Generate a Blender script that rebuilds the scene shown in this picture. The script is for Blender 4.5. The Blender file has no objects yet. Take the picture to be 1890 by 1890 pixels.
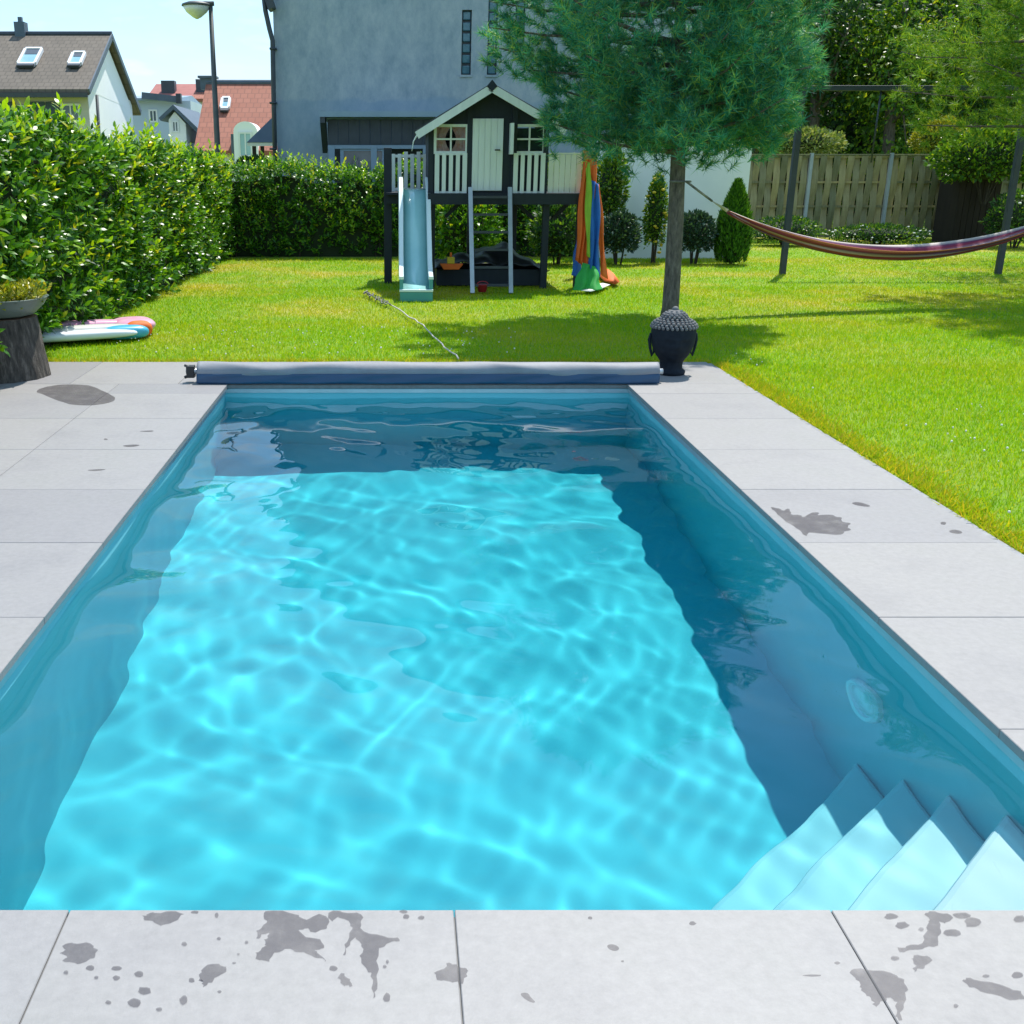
import bpy, bmesh, math, random
import numpy as np
from mathutils import Vector, Matrix

sc = bpy.context.scene
R = math.radians
rng = np.random.default_rng(11)
random.seed(11)

# ------------------------------------------------------------------ camera
EYE = 1.53                                   # metres above the paving
FPX, CU, CV, PITCH = 1950.0, 731.0, 945.0, R(17.93)
cam = bpy.data.cameras.new('camera')
cam_o = bpy.data.objects.new('camera', cam)
sc.collection.objects.link(cam_o)
sc.camera = cam_o
cam_o.location = (0, 0, EYE)
cam_o.rotation_euler = (R(90) - PITCH, 0, 0)
cam.sensor_width = 36
cam.lens = 36 * FPX / 1890
cam.shift_x = (945 - CU) / 1890              # the photograph is an off-centre crop
cam.clip_start = 0.05
cam.clip_end = 1500

# ------------------------------------------------------------------ world and sun
SUN_AZ, SUN_EL = R(25), R(62)
world = bpy.data.worlds.new('World')
sc.world = world
world.use_nodes = True
wn = world.node_tree
bg = wn.nodes['Background']
sky = wn.nodes.new('ShaderNodeTexSky')
sky.sky_type = 'NISHITA'
sky.sun_disc = False
sky.sun_elevation = SUN_EL
sky.sun_rotation = SUN_AZ
sky.altitude = 1500
sky.air_density = 1.6
sky.dust_density = 0.0
sky.ozone_density = 7.0
wtc = wn.nodes.new('ShaderNodeTexCoord')
wmap = wn.nodes.new('ShaderNodeMapping'); wmap.inputs['Scale'].default_value = (1.6, 1.6, 5.0)
wno = wn.nodes.new('ShaderNodeTexNoise'); wno.inputs['Scale'].default_value = 2.6; wno.inputs['Detail'].default_value = 7; wno.inputs['Roughness'].default_value = .58
wra = wn.nodes.new('ShaderNodeMapRange'); wra.inputs[1].default_value = .36; wra.inputs[2].default_value = .66; wra.inputs[3].default_value = .50; wra.inputs[4].default_value = .95
wmx = wn.nodes.new('ShaderNodeMix'); wmx.data_type = 'RGBA'
wcl = wn.nodes.new('ShaderNodeMix'); wcl.data_type = 'RGBA'
wcl.inputs['A'].default_value = (1.15, 2.05, 2.9, 1); wcl.inputs['B'].default_value = (2.45, 2.85, 3.2, 1)
wr2 = wn.nodes.new('ShaderNodeMapRange'); wr2.inputs[1].default_value = .47; wr2.inputs[2].default_value = .66
wn.links.new(wno.outputs[0], wr2.inputs[0]); wn.links.new(wr2.outputs[0], wcl.inputs[0]); wn.links.new(wcl.outputs['Result'], wmx.inputs['B'])
wn.links.new(wtc.outputs['Generated'], wmap.inputs[0]); wn.links.new(wmap.outputs[0], wno.inputs[0])
wn.links.new(wno.outputs[0], wra.inputs[0]); wn.links.new(wra.outputs[0], wmx.inputs[0])
wn.links.new(sky.outputs[0], wmx.inputs['A']); wn.links.new(wmx.outputs['Result'], bg.inputs[0])
bg.inputs[1].default_value = 0.15

SUN_DIR = Vector((math.sin(SUN_AZ) * math.cos(SUN_EL), math.cos(SUN_AZ) * math.cos(SUN_EL), math.sin(SUN_EL)))
sun = bpy.data.lights.new('sun', 'SUN')
sun.energy = 2.9
sun.angle = R(.5)
sun.color = (1.0, .955, .87)
sun.cycles.is_caustics_light = True          # sunlight is refracted by the waves on the pool
sun_o = bpy.data.objects.new('sun', sun)
sun_o.rotation_euler = SUN_DIR.to_track_quat('Z', 'Y').to_euler()
sun_o.location = (20, 30, 60)
sc.collection.objects.link(sun_o)

sc.view_settings.view_transform = 'Standard'
sc.view_settings.look = 'None'
sc.view_settings.exposure = 1.22
sc.view_settings.gamma = 1
sc.cycles.use_denoising = True
sc.cycles.max_bounces = 8
sc.cycles.diffuse_bounces = 5
sc.cycles.glossy_bounces = 3
sc.cycles.transmission_bounces = 6
sc.cycles.transparent_max_bounces = 8
sc.cycles.volume_max_steps = 2
sc.cycles.volume_step_rate = 20
sc.cycles.sample_clamp_indirect = 10

# ------------------------------------------------------------------ helpers
_cp, _sp = math.cos(PITCH), math.sin(PITCH)
def ray(u, v):
    x, y = (u - CU) / FPX, -(v - CV) / FPX
    return Vector((x, _cp + y * _sp, -_sp + y * _cp))
def at(u, v, Y):                              # point on the sight line at distance Y down the garden
    d = ray(u, v); return Vector((0, 0, EYE)) + d * (Y / d.y)
def gr(u, v, z=0.0):                          # point on the sight line at height z
    d = ray(u, v); return Vector((0, 0, EYE)) + d * ((z - EYE) / d.z)
def zv(v, Y):
    return at(CU, v, Y).z
def xu(u, v, Y):
    return at(u, v, Y).x

def origin(o):
    p = Vector((0, 0, 0))
    while o is not None:
        p += o.location; o = o.parent
    return p

def tag(o, label=None, cat=None, group=None, kind=None):
    if label: o['label'] = label
    if cat: o['category'] = cat
    if group: o['group'] = group
    if kind: o['kind'] = kind
    return o

def thing(name, loc, label, cat, group=None):
    o = bpy.data.objects.new(name, None)
    o.empty_display_size = .1
    o.location = loc
    sc.collection.objects.link(o)
    return tag(o, label, cat, group)

def link_mesh(name, me, material, parent=None, smooth=False):
    if material is not None: me.materials.append(material)
    o = bpy.data.objects.new(name, me)
    sc.collection.objects.link(o)
    if parent is not None: o.parent = parent
    if smooth: me.polygons.foreach_set('use_smooth', [True] * len(me.polygons))
    return o

class MB:
    """collects shapes given in world coordinates and links them as one mesh"""
    def __init__(self): self.v = []; self.f = []
    def add(self, vs, fs):
        n = len(self.v); self.v += [tuple(p) for p in vs]; self.f += [tuple(i + n for i in f) for f in fs]; return self
    def box(self, x0, x1, y0, y1, z0, z1):
        vs = [(x, y, z) for x in (x0, x1) for y in (y0, y1) for z in (z0, z1)]
        return self.add(vs, [(0, 1, 3, 2), (4, 6, 7, 5), (0, 4, 5, 1), (2, 3, 7, 6), (0, 2, 6, 4), (1, 5, 7, 3)])
    def bar(self, p, q, w, h, up=(0, 0, 1)):   # rectangular bar from p to q, w across, h along up
        p, q = Vector(p), Vector(q); d = (q - p).normalized(); up = Vector(up)
        s = d.cross(up)
        if s.length < 1e-4: s = d.cross(Vector((0, 1, 0)))
        s.normalize(); u = s.cross(d).normalized()
        vs = []
        for c in (p, q):
            for a, b in ((-1, -1), (1, -1), (1, 1), (-1, 1)): vs.append(c + s * (a * w / 2) + u * (b * h / 2))
        return self.add(vs, [(0, 3, 2, 1), (4, 5, 6, 7), (0, 1, 5, 4), (1, 2, 6, 5), (2, 3, 7, 6), (3, 0, 4, 7)])
    def tube(self, pts, radii, n=10, cap=True):
        pts = [Vector(p) for p in pts]
        if not hasattr(radii, '__len__'): radii = [radii] * len(pts)
        vs, fs = [], []
        prev = None
        for i, p in enumerate(pts):
            d = (pts[min(i + 1, len(pts) - 1)] - pts[max(i - 1, 0)]).normalized()
            if prev is None:
                a = d.cross(Vector((0, 0, 1)))
                if a.length < .05: a = d.cross(Vector((1, 0, 0)))
            else: a = prev - d * prev.dot(d)
            a.normalize(); prev = a; b = d.cross(a)
            for k in range(n):
                t = 2 * math.pi * k / n; vs.append(p + (a * math.cos(t) + b * math.sin(t)) * radii[i])
        for i in range(len(pts) - 1):
            for k in range(n):
                fs.append((i * n + k, i * n + (k + 1) % n, (i + 1) * n + (k + 1) % n, (i + 1) * n + k))
        if cap: fs += [tuple(range(n - 1, -1, -1)), tuple(range((len(pts) - 1) * n, len(pts) * n))]
        return self.add(vs, fs)
    def lathe(self, c, prof, n=32, sx=1, sy=1):   # prof: list of (r, z)
        c = Vector(c); vs, fs = [], []
        for r, z in prof:
            for k in range(n):
                t = 2 * math.pi * k / n; vs.append(c + Vector((math.cos(t) * r * sx, math.sin(t) * r * sy, z)))
        for i in range(len(prof) - 1):
            for k in range(n):
                fs.append((i * n + k, i * n + (k + 1) % n, (i + 1) * n + (k + 1) % n, (i + 1) * n + k))
        fs += [tuple(range(n - 1, -1, -1)), tuple(range((len(prof) - 1) * n, len(prof) * n))]
        return self.add(vs, fs)
    def prism(self, poly, d):                     # closed polygon (world points) pushed along d
        d = Vector(d); n = len(poly); a = [Vector(p) for p in poly]
        nrm = Vector((0, 0, 0))
        for i in range(n): nrm += a[i].cross(a[(i + 1) % n])
        if nrm.dot(d) > 0: a = a[::-1]
        vs = a + [p + d for p in a]
        return self.add(vs, [tuple(range(n)), tuple(range(2 * n - 1, n - 1, -1))] +
                        [(i, i + n, (i + 1) % n + n, (i + 1) % n) for i in range(n)])
    def ball(self, c, r, n=10, m=7, sx=1, sy=1, sz=1):
        c = Vector(c); vs = [c + Vector((0, 0, -r * sz))]; fs = []
        for i in range(1, m):
            ph = -math.pi / 2 + math.pi * i / m
            for k in range(n):
                t = 2 * math.pi * k / n
                vs.append(c + Vector((math.cos(t) * math.cos(ph) * r * sx, math.sin(t) * math.cos(ph) * r * sy, math.sin(ph) * r * sz)))
        vs.append(c + Vector((0, 0, r * sz))); L = len(vs) - 1
        for k in range(n):
            fs.append((0, 1 + (k + 1) % n, 1 + k)); fs.append((L, L - n + k, L - n + (k + 1) % n))
        for i in range(m - 2):
            for k in range(n):
                a = 1 + i * n
                fs.append((a + k, a + (k + 1) % n, a + n + (k + 1) % n, a + n + k))
        return self.add(vs, fs)
    def build(self, name, material, parent=None, smooth=False, bevel=0):
        o0 = origin(parent)
        me = bpy.data.meshes.new(name)
        me.from_pydata([(p[0] - o0.x, p[1] - o0.y, p[2] - o0.z) for p in self.v], [], self.f)
        me.update()
        o = link_mesh(name, me, material, parent, smooth)
        if bevel:
            b = o.modifiers.new('bevel', 'BEVEL'); b.width = bevel; b.segments = 2; b.limit_method = 'ANGLE'; b.harden_normals = False
        return o

def np_mesh(name, verts, faces, material, parent=None, smooth=False):
    """fast mesh from numpy arrays, faces all of one size"""
    o0 = np.array(origin(parent)); k = faces.shape[1]
    me = bpy.data.meshes.new(name)
    me.vertices.add(len(verts)); me.vertices.foreach_set('co', (verts - o0).astype(np.float32).ravel())
    me.loops.add(faces.size); me.loops.foreach_set('vertex_index', faces.astype(np.int32).ravel())
    me.polygons.add(len(faces)); me.polygons.foreach_set('loop_start', np.arange(0, faces.size, k, dtype=np.int32))
    me.polygons.foreach_set('loop_total', np.full(len(faces), k, dtype=np.int32))
    me.update(calc_edges=True)
    return link_mesh(name, me, material, parent, smooth)

# leaf templates: along, across, normal
LEAF6 = (np.array([[0, 0, 0], [.28, .19, .05], [.66, .17, .04], [1, 0, -.05], [.66, -.17, .04], [.28, -.19, .05]]),
         np.array([[0, 5, 1], [1, 5, 4], [1, 4, 2], [2, 4, 3]]))
LEAF4 = (np.array([[0, 0, 0], [.45, .26, .05], [1, 0, -.03], [.45, -.26, .05]]), np.array([[0, 3, 1], [1, 3, 2]]))
BLADE = (np.array([[0, .5, 0], [0, -.5, 0], [1, 0, 0]]), np.array([[0, 1, 2]]))

def unit(a): return a / np.maximum(np.linalg.norm(a, axis=1, keepdims=True), 1e-9)

def scatter(tpl, P, A, N, length, width=None):
    """copies of a template at P, pointing along A, facing N"""
    T, F = tpl
    A = unit(A); N = N - A * (N * A).sum(1, keepdims=True); N = unit(N); B = np.cross(N, A)
    L = np.broadcast_to(np.asarray(length, float), (len(P),))[:, None, None]
    W = L if width is None else np.broadcast_to(np.asarray(width, float), (len(P),))[:, None, None]
    V = P[:, None, :] + L * T[None, :, :1] * A[:, None, :] + W * T[None, :, 1:2] * B[:, None, :] + L * T[None, :, 2:] * N[:, None, :]
    FF = F[None] + (np.arange(len(P)) * len(T))[:, None, None]
    return V.reshape(-1, 3), FF.reshape(-1, F.shape[1])

def rvec(n, s=1.0): return rng.normal(0, s, (n, 3))

# ------------------------------------------------------------------ materials
def new_mat(name):
    m = bpy.data.materials.new(name); m.use_nodes = True
    return m, m.node_tree, m.node_tree.nodes['Principled BSDF']
def nd(nt, t, **kw):
    n = nt.nodes.new(t)
    for k, v in kw.items(): setattr(n, k, v)
    return n
def ramp(nt, fac, stops):
    r = nd(nt, 'ShaderNodeValToRGB'); e = r.color_ramp.elements
    while len(e) > len(stops): e.remove(e[-1])
    while len(e) < len(stops): e.new(0.5)
    for i, (p, c) in enumerate(stops): e[i].position = p; e[i].color = (*c, 1)
    nt.links.new(fac, r.inputs[0]); return r.outputs[0]
def noise(nt, scale, detail=4, rough=.55, vec=None, stretch=None):
    g = nd(nt, 'ShaderNodeNewGeometry'); v = g.outputs['Position']
    if stretch:
        mp = nd(nt, 'ShaderNodeMapping'); mp.inputs['Scale'].default_value = stretch
        nt.links.new(v, mp.inputs[0]); v = mp.outputs[0]
    n = nd(nt, 'ShaderNodeTexNoise'); n.inputs['Scale'].default_value = scale; n.inputs['Detail'].default_value = detail; n.inputs['Roughness'].default_value = rough
    nt.links.new(v, n.inputs[0]); return n.outputs[0]
def mixc(nt, fac, a, b, blend='MIX'):
    m = nd(nt, 'ShaderNodeMix', data_type='RGBA', blend_type=blend)
    for k, x in (('A', a), ('B', b)):
        if isinstance(x, tuple): m.inputs[k].default_value = (*x, 1)
        else: nt.links.new(x, m.inputs[k])
    if isinstance(fac, (int, float)): m.inputs[0].default_value = fac
    else: nt.links.new(fac, m.inputs[0])
    return m.outputs['Result']
def bumped(nt, b, h, dist=.004, strength=.5):
    n = nd(nt, 'ShaderNodeBump'); n.inputs['Distance'].default_value = dist; n.inputs['Strength'].default_value = strength
    nt.links.new(h, n.inputs['Height']); nt.links.new(n.outputs[0], b.inputs['Normal'])

def plain(name, c1, c2=None, scale=6, rough=.6, bump=0, metallic=0, stretch=None, spec=.5, detail=5, lo=.3, hi=.7):
    m, nt, b = new_mat(name)
    if c2 is None: c2 = tuple(x * .8 for x in c1)
    n = noise(nt, scale, detail, stretch=stretch)
    nt.links.new(ramp(nt, n, [(lo, c1), (hi, c2)]), b.inputs['Base Color'])
    b.inputs['Roughness'].default_value = rough; b.inputs['Metallic'].default_value = metallic
    b.inputs['Specular IOR Level'].default_value = spec
    if bump: bumped(nt, b, noise(nt, scale * 4, 6, stretch=stretch), bump, .6)
    return m

def leafy(name, stops, rough=.35, trans=.35, spec=.5, patch=None, tcol=None):
    """leaf material: colour differs from leaf to leaf, light passes through"""
    m, nt, b = new_mat(name)
    g = nd(nt, 'ShaderNodeNewGeometry')
    col = ramp(nt, g.outputs['Random Per Island'], stops)
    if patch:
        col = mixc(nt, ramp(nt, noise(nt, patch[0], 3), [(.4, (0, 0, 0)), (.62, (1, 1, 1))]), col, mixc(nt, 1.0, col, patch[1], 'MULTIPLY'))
    nt.links.new(col, b.inputs['Base Color'])
    b.inputs['Roughness'].default_value = rough; b.inputs['Specular IOR Level'].default_value = spec
    t = nd(nt, 'ShaderNodeBsdfTranslucent')
    nt.links.new(mixc(nt, 1.0, col, tcol or (1.35, 1.2, .5), 'MULTIPLY'), t.inputs[0])
    mx = nd(nt, 'ShaderNodeMixShader'); mx.inputs[0].default_value = trans
    nt.links.new(b.outputs[0], mx.inputs[1]); nt.links.new(t.outputs[0], mx.inputs[2])
    nt.links.new(mx.outputs[0], nt.nodes['Material Output'].inputs[0])
    return m

M = {}
# paving: pale grey porcelain slabs, each a little different
m, nt, b = new_mat('paving')
oi = nd(nt, 'ShaderNodeObjectInfo')
c = ramp(nt, noise(nt, 2.3, 6, .6), [(.3, (.20, .20, .213)), (.5, (.258, .256, .264)), (.72, (.236, .241, .238))])
c = mixc(nt, .55, c, ramp(nt, noise(nt, 34, 6, .7), [(.25, (.185, .184, .19)), (.8, (.295, .293, .302))]))
c = mixc(nt, 1.0, c, ramp(nt, oi.outputs['Random'], [(0, (.88, .85, .835)), (.5, (.99, .955, .915)), (1, (1.02, .975, .915))]), 'MULTIPLY')
nt.links.new(c, b.inputs['Base Color']); b.inputs['Roughness'].default_value = .55
bumped(nt, b, noise(nt, 90, 5, .7), .0012, .5); M['paving'] = m
M['joint'] = plain('joint', (.15, .148, .145), (.20, .195, .19), 30, .9)
m, nt, b = new_mat('wet')                      # thin film of pool water: the stone shows through, darker
tr = nd(nt, 'ShaderNodeBsdfTransparent'); gl = nd(nt, 'ShaderNodeBsdfGlossy'); gl.inputs['Roughness'].default_value = .3
nt.links.new(ramp(nt, noise(nt, 11, 6, .7), [(.28, (.60, .585, .60)), (.5, (.66, .645, .65)), (.72, (.80, .785, .78))]), tr.inputs[0])
mx = nd(nt, 'ShaderNodeMixShader'); mx.inputs[0].default_value = .05
nt.links.new(tr.outputs[0], mx.inputs[1]); nt.links.new(gl.outputs[0], mx.inputs[2]); nt.links.new(mx.outputs[0], nt.nodes['Material Output'].inputs[0]); M['wet'] = m
M['edging'] = plain('edging', (.28, .28, .29), (.2, .2, .21), 20, .8, .002)

# lawn
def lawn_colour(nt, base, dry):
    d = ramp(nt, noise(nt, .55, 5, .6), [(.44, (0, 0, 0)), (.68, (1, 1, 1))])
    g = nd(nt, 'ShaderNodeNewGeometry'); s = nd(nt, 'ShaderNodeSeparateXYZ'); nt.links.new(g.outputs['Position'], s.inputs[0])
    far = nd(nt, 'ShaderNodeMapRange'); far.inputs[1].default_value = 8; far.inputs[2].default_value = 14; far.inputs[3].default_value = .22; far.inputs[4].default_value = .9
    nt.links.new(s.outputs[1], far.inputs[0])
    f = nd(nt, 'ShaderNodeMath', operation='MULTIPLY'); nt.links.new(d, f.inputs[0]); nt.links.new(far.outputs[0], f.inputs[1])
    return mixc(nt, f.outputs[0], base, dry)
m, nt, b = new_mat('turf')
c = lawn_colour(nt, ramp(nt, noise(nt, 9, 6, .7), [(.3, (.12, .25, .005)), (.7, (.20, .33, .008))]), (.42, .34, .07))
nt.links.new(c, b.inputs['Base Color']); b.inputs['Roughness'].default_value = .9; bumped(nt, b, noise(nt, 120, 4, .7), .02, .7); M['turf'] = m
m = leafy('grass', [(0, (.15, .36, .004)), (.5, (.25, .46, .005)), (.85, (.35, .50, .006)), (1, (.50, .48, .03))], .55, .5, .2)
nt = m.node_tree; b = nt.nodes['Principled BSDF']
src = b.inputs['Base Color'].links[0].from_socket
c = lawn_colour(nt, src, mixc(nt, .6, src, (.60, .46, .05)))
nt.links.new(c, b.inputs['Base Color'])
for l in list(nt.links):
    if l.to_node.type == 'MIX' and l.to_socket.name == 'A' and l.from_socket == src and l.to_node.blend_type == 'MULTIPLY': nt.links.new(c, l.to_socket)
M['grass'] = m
M['grass_dry'] = leafy('grass_dry', [(0, (.24, .38, .006)), (.5, (.36, .42, .010)), (1, (.56, .42, .04))], .6, .45, .2)

# pool
def liner(name, c1, c2):
    m, nt, b = new_mat(name)
    nt.links.new(ramp(nt, noise(nt, 3, 4), [(.35, c1), (.65, c2)]), b.inputs['Base Color'])
    b.inputs['Roughness'].default_value = .55; b.inputs['Specular IOR Level'].default_value = .3; return m
M['liner'] = liner('liner', (.15, .475, .53), (.17, .505, .56))
M['step'] = liner('step', (.52, .60, .62), (.56, .64, .66))
m = bpy.data.materials.new('pool_water'); m.use_nodes = True; nt = m.node_tree; nt.nodes.clear()
out = nd(nt, 'ShaderNodeOutputMaterial'); g = nd(nt, 'ShaderNodeBsdfGlass'); g.inputs['IOR'].default_value = 1.33; g.inputs['Roughness'].default_value = 0
va = nd(nt, 'ShaderNodeVolumeAbsorption'); va.inputs['Color'].default_value = (.22, .925, .965, 1)
gg = nd(nt, 'ShaderNodeNewGeometry'); sx = nd(nt, 'ShaderNodeSeparateXYZ'); lt = nd(nt, 'ShaderNodeMath', operation='LESS_THAN'); lt.inputs[1].default_value = -.05
mu = nd(nt, 'ShaderNodeMath', operation='MULTIPLY'); mu.inputs[1].default_value = 1.0   # water only below the waterline
nt.links.new(gg.outputs['Position'], sx.inputs[0]); nt.links.new(sx.outputs[2], lt.inputs[0]); nt.links.new(lt.outputs[0], mu.inputs[0]); nt.links.new(mu.outputs[0], va.inputs['Density'])
nt.links.new(g.outputs[0], out.inputs[0]); nt.links.new(va.outputs[0], out.inputs[1]); M['water'] = m

M['cover'] = plain('cover', (.185, .19, .21), (.235, .24, .26), 5, .65, .003)
M['cover_shaded'] = plain('cover_shaded', (.012, .05, .11), (.018, .06, .13), 5, .4)  # shade on the lower side of the roll, painted as navy
M['black'] = plain('black', (.012, .012, .014), (.02, .02, .022), 12, .5)
M['stone_dark'] = plain('stone_dark', (.007, .011, .018), (.014, .019, .027), 25, .75, .002, spec=.2)
M['curl'] = plain('curl', (.10, .10, .105), (.16, .16, .16), 40, .8, .002)
m, nt, b = new_mat('log_bark')
c = ramp(nt, noise(nt, 9, 7, .7, stretch=(3, 3, .7)), [(.3, (.022, .019, .016)), (.5, (.075, .062, .05)), (.72, (.21, .18, .15))])
nt.links.new(c, b.inputs['Base Color']); b.inputs['Roughness'].default_value = .9; bumped(nt, b, noise(nt, 22, 6, .7, stretch=(3, 3, .5)), .03, .9); M['log'] = m
M['log_core'] = plain('log_core', (.24, .13, .06), (.16, .085, .045), 25, .85, .003)
M['bowl'] = plain('bowl', (.085, .12, .105), (.11, .15, .13), 12, .45)
M['soil'] = plain('soil', (.05, .035, .022), (.09, .06, .04), 40, .95, .01)
m, nt, b = new_mat('pine_bark')
c = ramp(nt, noise(nt, 14, 7, .7, stretch=(2, 2, .6)), [(.3, (.05, .042, .036)), (.55, (.15, .125, .10)), (.75, (.28, .24, .19))])
nt.links.new(c, b.inputs['Base Color']); b.inputs['Roughness'].default_value = .9; bumped(nt, b, noise(nt, 40, 6, .7, stretch=(2, 2, .5)), .015, .9); M['bark'] = m
M['twig'] = plain('twig', (.035, .028, .02), (.06, .045, .03), 20, .9)
M['hedge_core'] = plain('hedge_core', (.014, .026, .008), (.028, .045, .014), 7, .95)  # dark filler colour standing in for the shaded gaps between leaves
M['laurel'] = leafy('laurel', [(0, (.016, .065, .012)), (.35, (.04, .14, .014)), (.7, (.10, .28, .012)), (.95, (.20, .40, .015)), (1, (.40, .42, .02))], .34, .36, .35)
M['laurel_new'] = leafy('laurel_new', [(0, (.20, .42, .012)), (.7, (.30, .48, .015)), (1, (.50, .48, .03))], .3, .45, .5)
M['needle'] = leafy('needle', [(0, (.03, .25, .18)), (.4, (.06, .36, .22)), (.75, (.15, .45, .19)), (1, (.42, .58, .09))], .5, .3, .3, tcol=(1.4, 1.25, .6), patch=(2.4, (.5, .55, .62)))  # dark clumps and lit tips of the crown put into the needle colour
M['needle_lit'] = leafy('needle_lit', [(0, (.06, .20, .04)), (.4, (.14, .30, .035)), (.75, (.24, .38, .035)), (1, (.36, .44, .04))], .5, .4, .3)
M['leaf_dark'] = leafy('leaf_dark', [(0, (.012, .05, .014)), (.5, (.03, .10, .02)), (.85, (.08, .19, .022)), (1, (.22, .34, .02))], .4, .4, .4)
M['leaf_mid'] = leafy('leaf_mid', [(0, (.025, .09, .012)), (.5, (.08, .20, .016)), (.85, (.18, .32, .018)), (1, (.36, .42, .025))], .4, .42, .4)
M['leaf_pale'] = leafy('leaf_pale', [(0, (.08, .14, .03)), (.5, (.16, .24, .06)), (1, (.34, .38, .16))], .4, .35, .4)
M['leaf_gold'] = leafy('leaf_gold', [(0, (.10, .15, .012)), (.5, (.24, .28, .016)), (1, (.42, .38, .03))], .4, .35, .4)
M['leaf_blue'] = leafy('leaf_blue', [(0, (.014, .045, .03)), (.5, (.03, .075, .05)), (1, (.06, .12, .07))], .45, .25, .4)
M['thuja'] = leafy('thuja', [(0, (.02, .07, .012)), (.5, (.05, .16, .015)), (1, (.12, .30, .02))], .45, .3, .3)
M['flower'] = plain('flower', (.75, .74, .70), (.62, .6, .55), 30, .7)
M['flower_yellow'] = plain('flower_yellow', (.62, .46, .03), (.5, .36, .02), 30, .7)

# woodwork of the playhouse
def wood(name, c1, c2, rough=.55, sc_=14):
    m, nt, b = new_mat(name)
    n = noise(nt, sc_, 6, .6, stretch=(1, 1, .12))
    nt.links.new(ramp(nt, n, [(.3, c1), (.7, c2)]), b.inputs['Base Color']); b.inputs['Roughness'].default_value = rough
    bumped(nt, b, n, .003, .4); return m
M['navy'] = wood('navy', (.004, .010, .019), (.008, .016, .027), .7)
M['white_wood'] = wood('white_wood', (.58, .63, .62), (.70, .74, .72), .5)
M['panel_wood'] = wood('panel_wood', (.60, .60, .52), (.70, .70, .63), .55)
M['felt'] = plain('felt', (.03, .034, .04), (.055, .06, .065), 40, .9, .002)
M['curtain'] = plain('curtain', (.55, .22, .18), (.62, .50, .46), 18, .8)
M['dark_glass'] = plain('dark_glass', (.012, .02, .022), (.02, .03, .03), 3, .06)
M['slide'] = plain('slide', (.30, .58, .57), (.38, .66, .64), 3, .10)
M['slide_side'] = plain('slide_side', (.05, .27, .25), (.07, .31, .29), 3, .3)
M['slide_rim'] = plain('slide_rim', (.62, .72, .70), (.68, .77, .75), 3, .3)
M['alu'] = plain('alu', (.42, .45, .48), (.5, .53, .56), 8, .38, metallic=.6)
M['orange'] = plain('orange', (.78, .15, .012), (.66, .11, .01), 7, .7)
M['lime'] = plain('lime', (.30, .50, .03), (.24, .42, .02), 7, .7)
M['green_cloth'] = plain('green_cloth', (.02, .36, .05), (.02, .29, .04), 7, .7)
M['blue'] = plain('blue', (.012, .13, .46), (.01, .10, .38), 7, .7)
M['red'] = plain('red', (.42, .02, .03), (.34, .015, .03), 7, .5)
M['tarp'] = plain('tarp', (.010, .011, .014), (.02, .021, .025), 9, .32)
M['sand'] = plain('sand', (.45, .36, .24), (.36, .28, .18), 60, .95, .004)
M['plastic_white'] = plain('plastic_white', (.68, .70, .72), (.74, .75, .77), 4, .25)
M['plastic_grey'] = plain('plastic_grey', (.55, .55, .50), (.62, .62, .58), 4, .25)
M['plastic_pink'] = plain('plastic_pink', (.62, .25, .42), (.7, .42, .5), 8, .3)
M['plastic_blue'] = plain('plastic_blue', (.05, .35, .50), (.08, .42, .55), 6, .3)
M['rope'] = plain('rope', (.55, .52, .47), (.40, .37, .33), 60, .9)
M['rope_dark'] = plain('rope_dark', (.06, .06, .065), (.3, .29, .27), 8, .9)

# buildings
m, nt, b = new_mat('render_grey')
c = ramp(nt, noise(nt, .7, 7, .65), [(.3, (.22, .29, .35)), (.55, (.30, .36, .41)), (.75, (.25, .33, .40))])
c = mixc(nt, .6, c, ramp(nt, noise(nt, 2.4, 8, .75, stretch=(1.4, 1, .75)), [(.32, (.15, .215, .26)), (.5, (.28, .33, .37)), (.68, (.40, .43, .45))]))
g = nd(nt, 'ShaderNodeNewGeometry'); s = nd(nt, 'ShaderNodeSeparateXYZ'); nt.links.new(g.outputs['Position'], s.inputs[0])
a1 = nd(nt, 'ShaderNodeMath', operation='MULTIPLY_ADD'); a1.inputs[1].default_value = .5; nt.links.new(noise(nt, 1.2, 5), a1.inputs[0]); nt.links.new(s.outputs[2], a1.inputs[2])
mr = nd(nt, 'ShaderNodeMapRange'); mr.inputs[1].default_value = 3.35; mr.inputs[2].default_value = 3.28; mr.inputs[4].default_value = .45; nt.links.new(a1.outputs[0], mr.inputs[0])
c = mixc(nt, mr.outputs[0], c, (.17, .26, .36))         # bluer and darker below an uneven line
nt.links.new(c, b.inputs['Base Color']); b.inputs['Roughness'].default_value = .9; bumped(nt, b, noise(nt, 45, 6, .7), .01, .5); M['render_grey'] = m
M['white_wall'] = plain('white_wall', (.84, .86, .87), (.76, .79, .81), 1.5, .9, .004)
M['house_white'] = plain('house_white', (.84, .85, .86), (.78, .80, .82), .6, .9)
M['house_blue'] = plain('house_blue', (.42, .50, .60), (.38, .46, .56), .6, .9)
M['house_cream'] = plain('house_cream', (.50, .48, .44), (.44, .43, .41), 3, .9, stretch=(.2, .2, 3))
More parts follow.
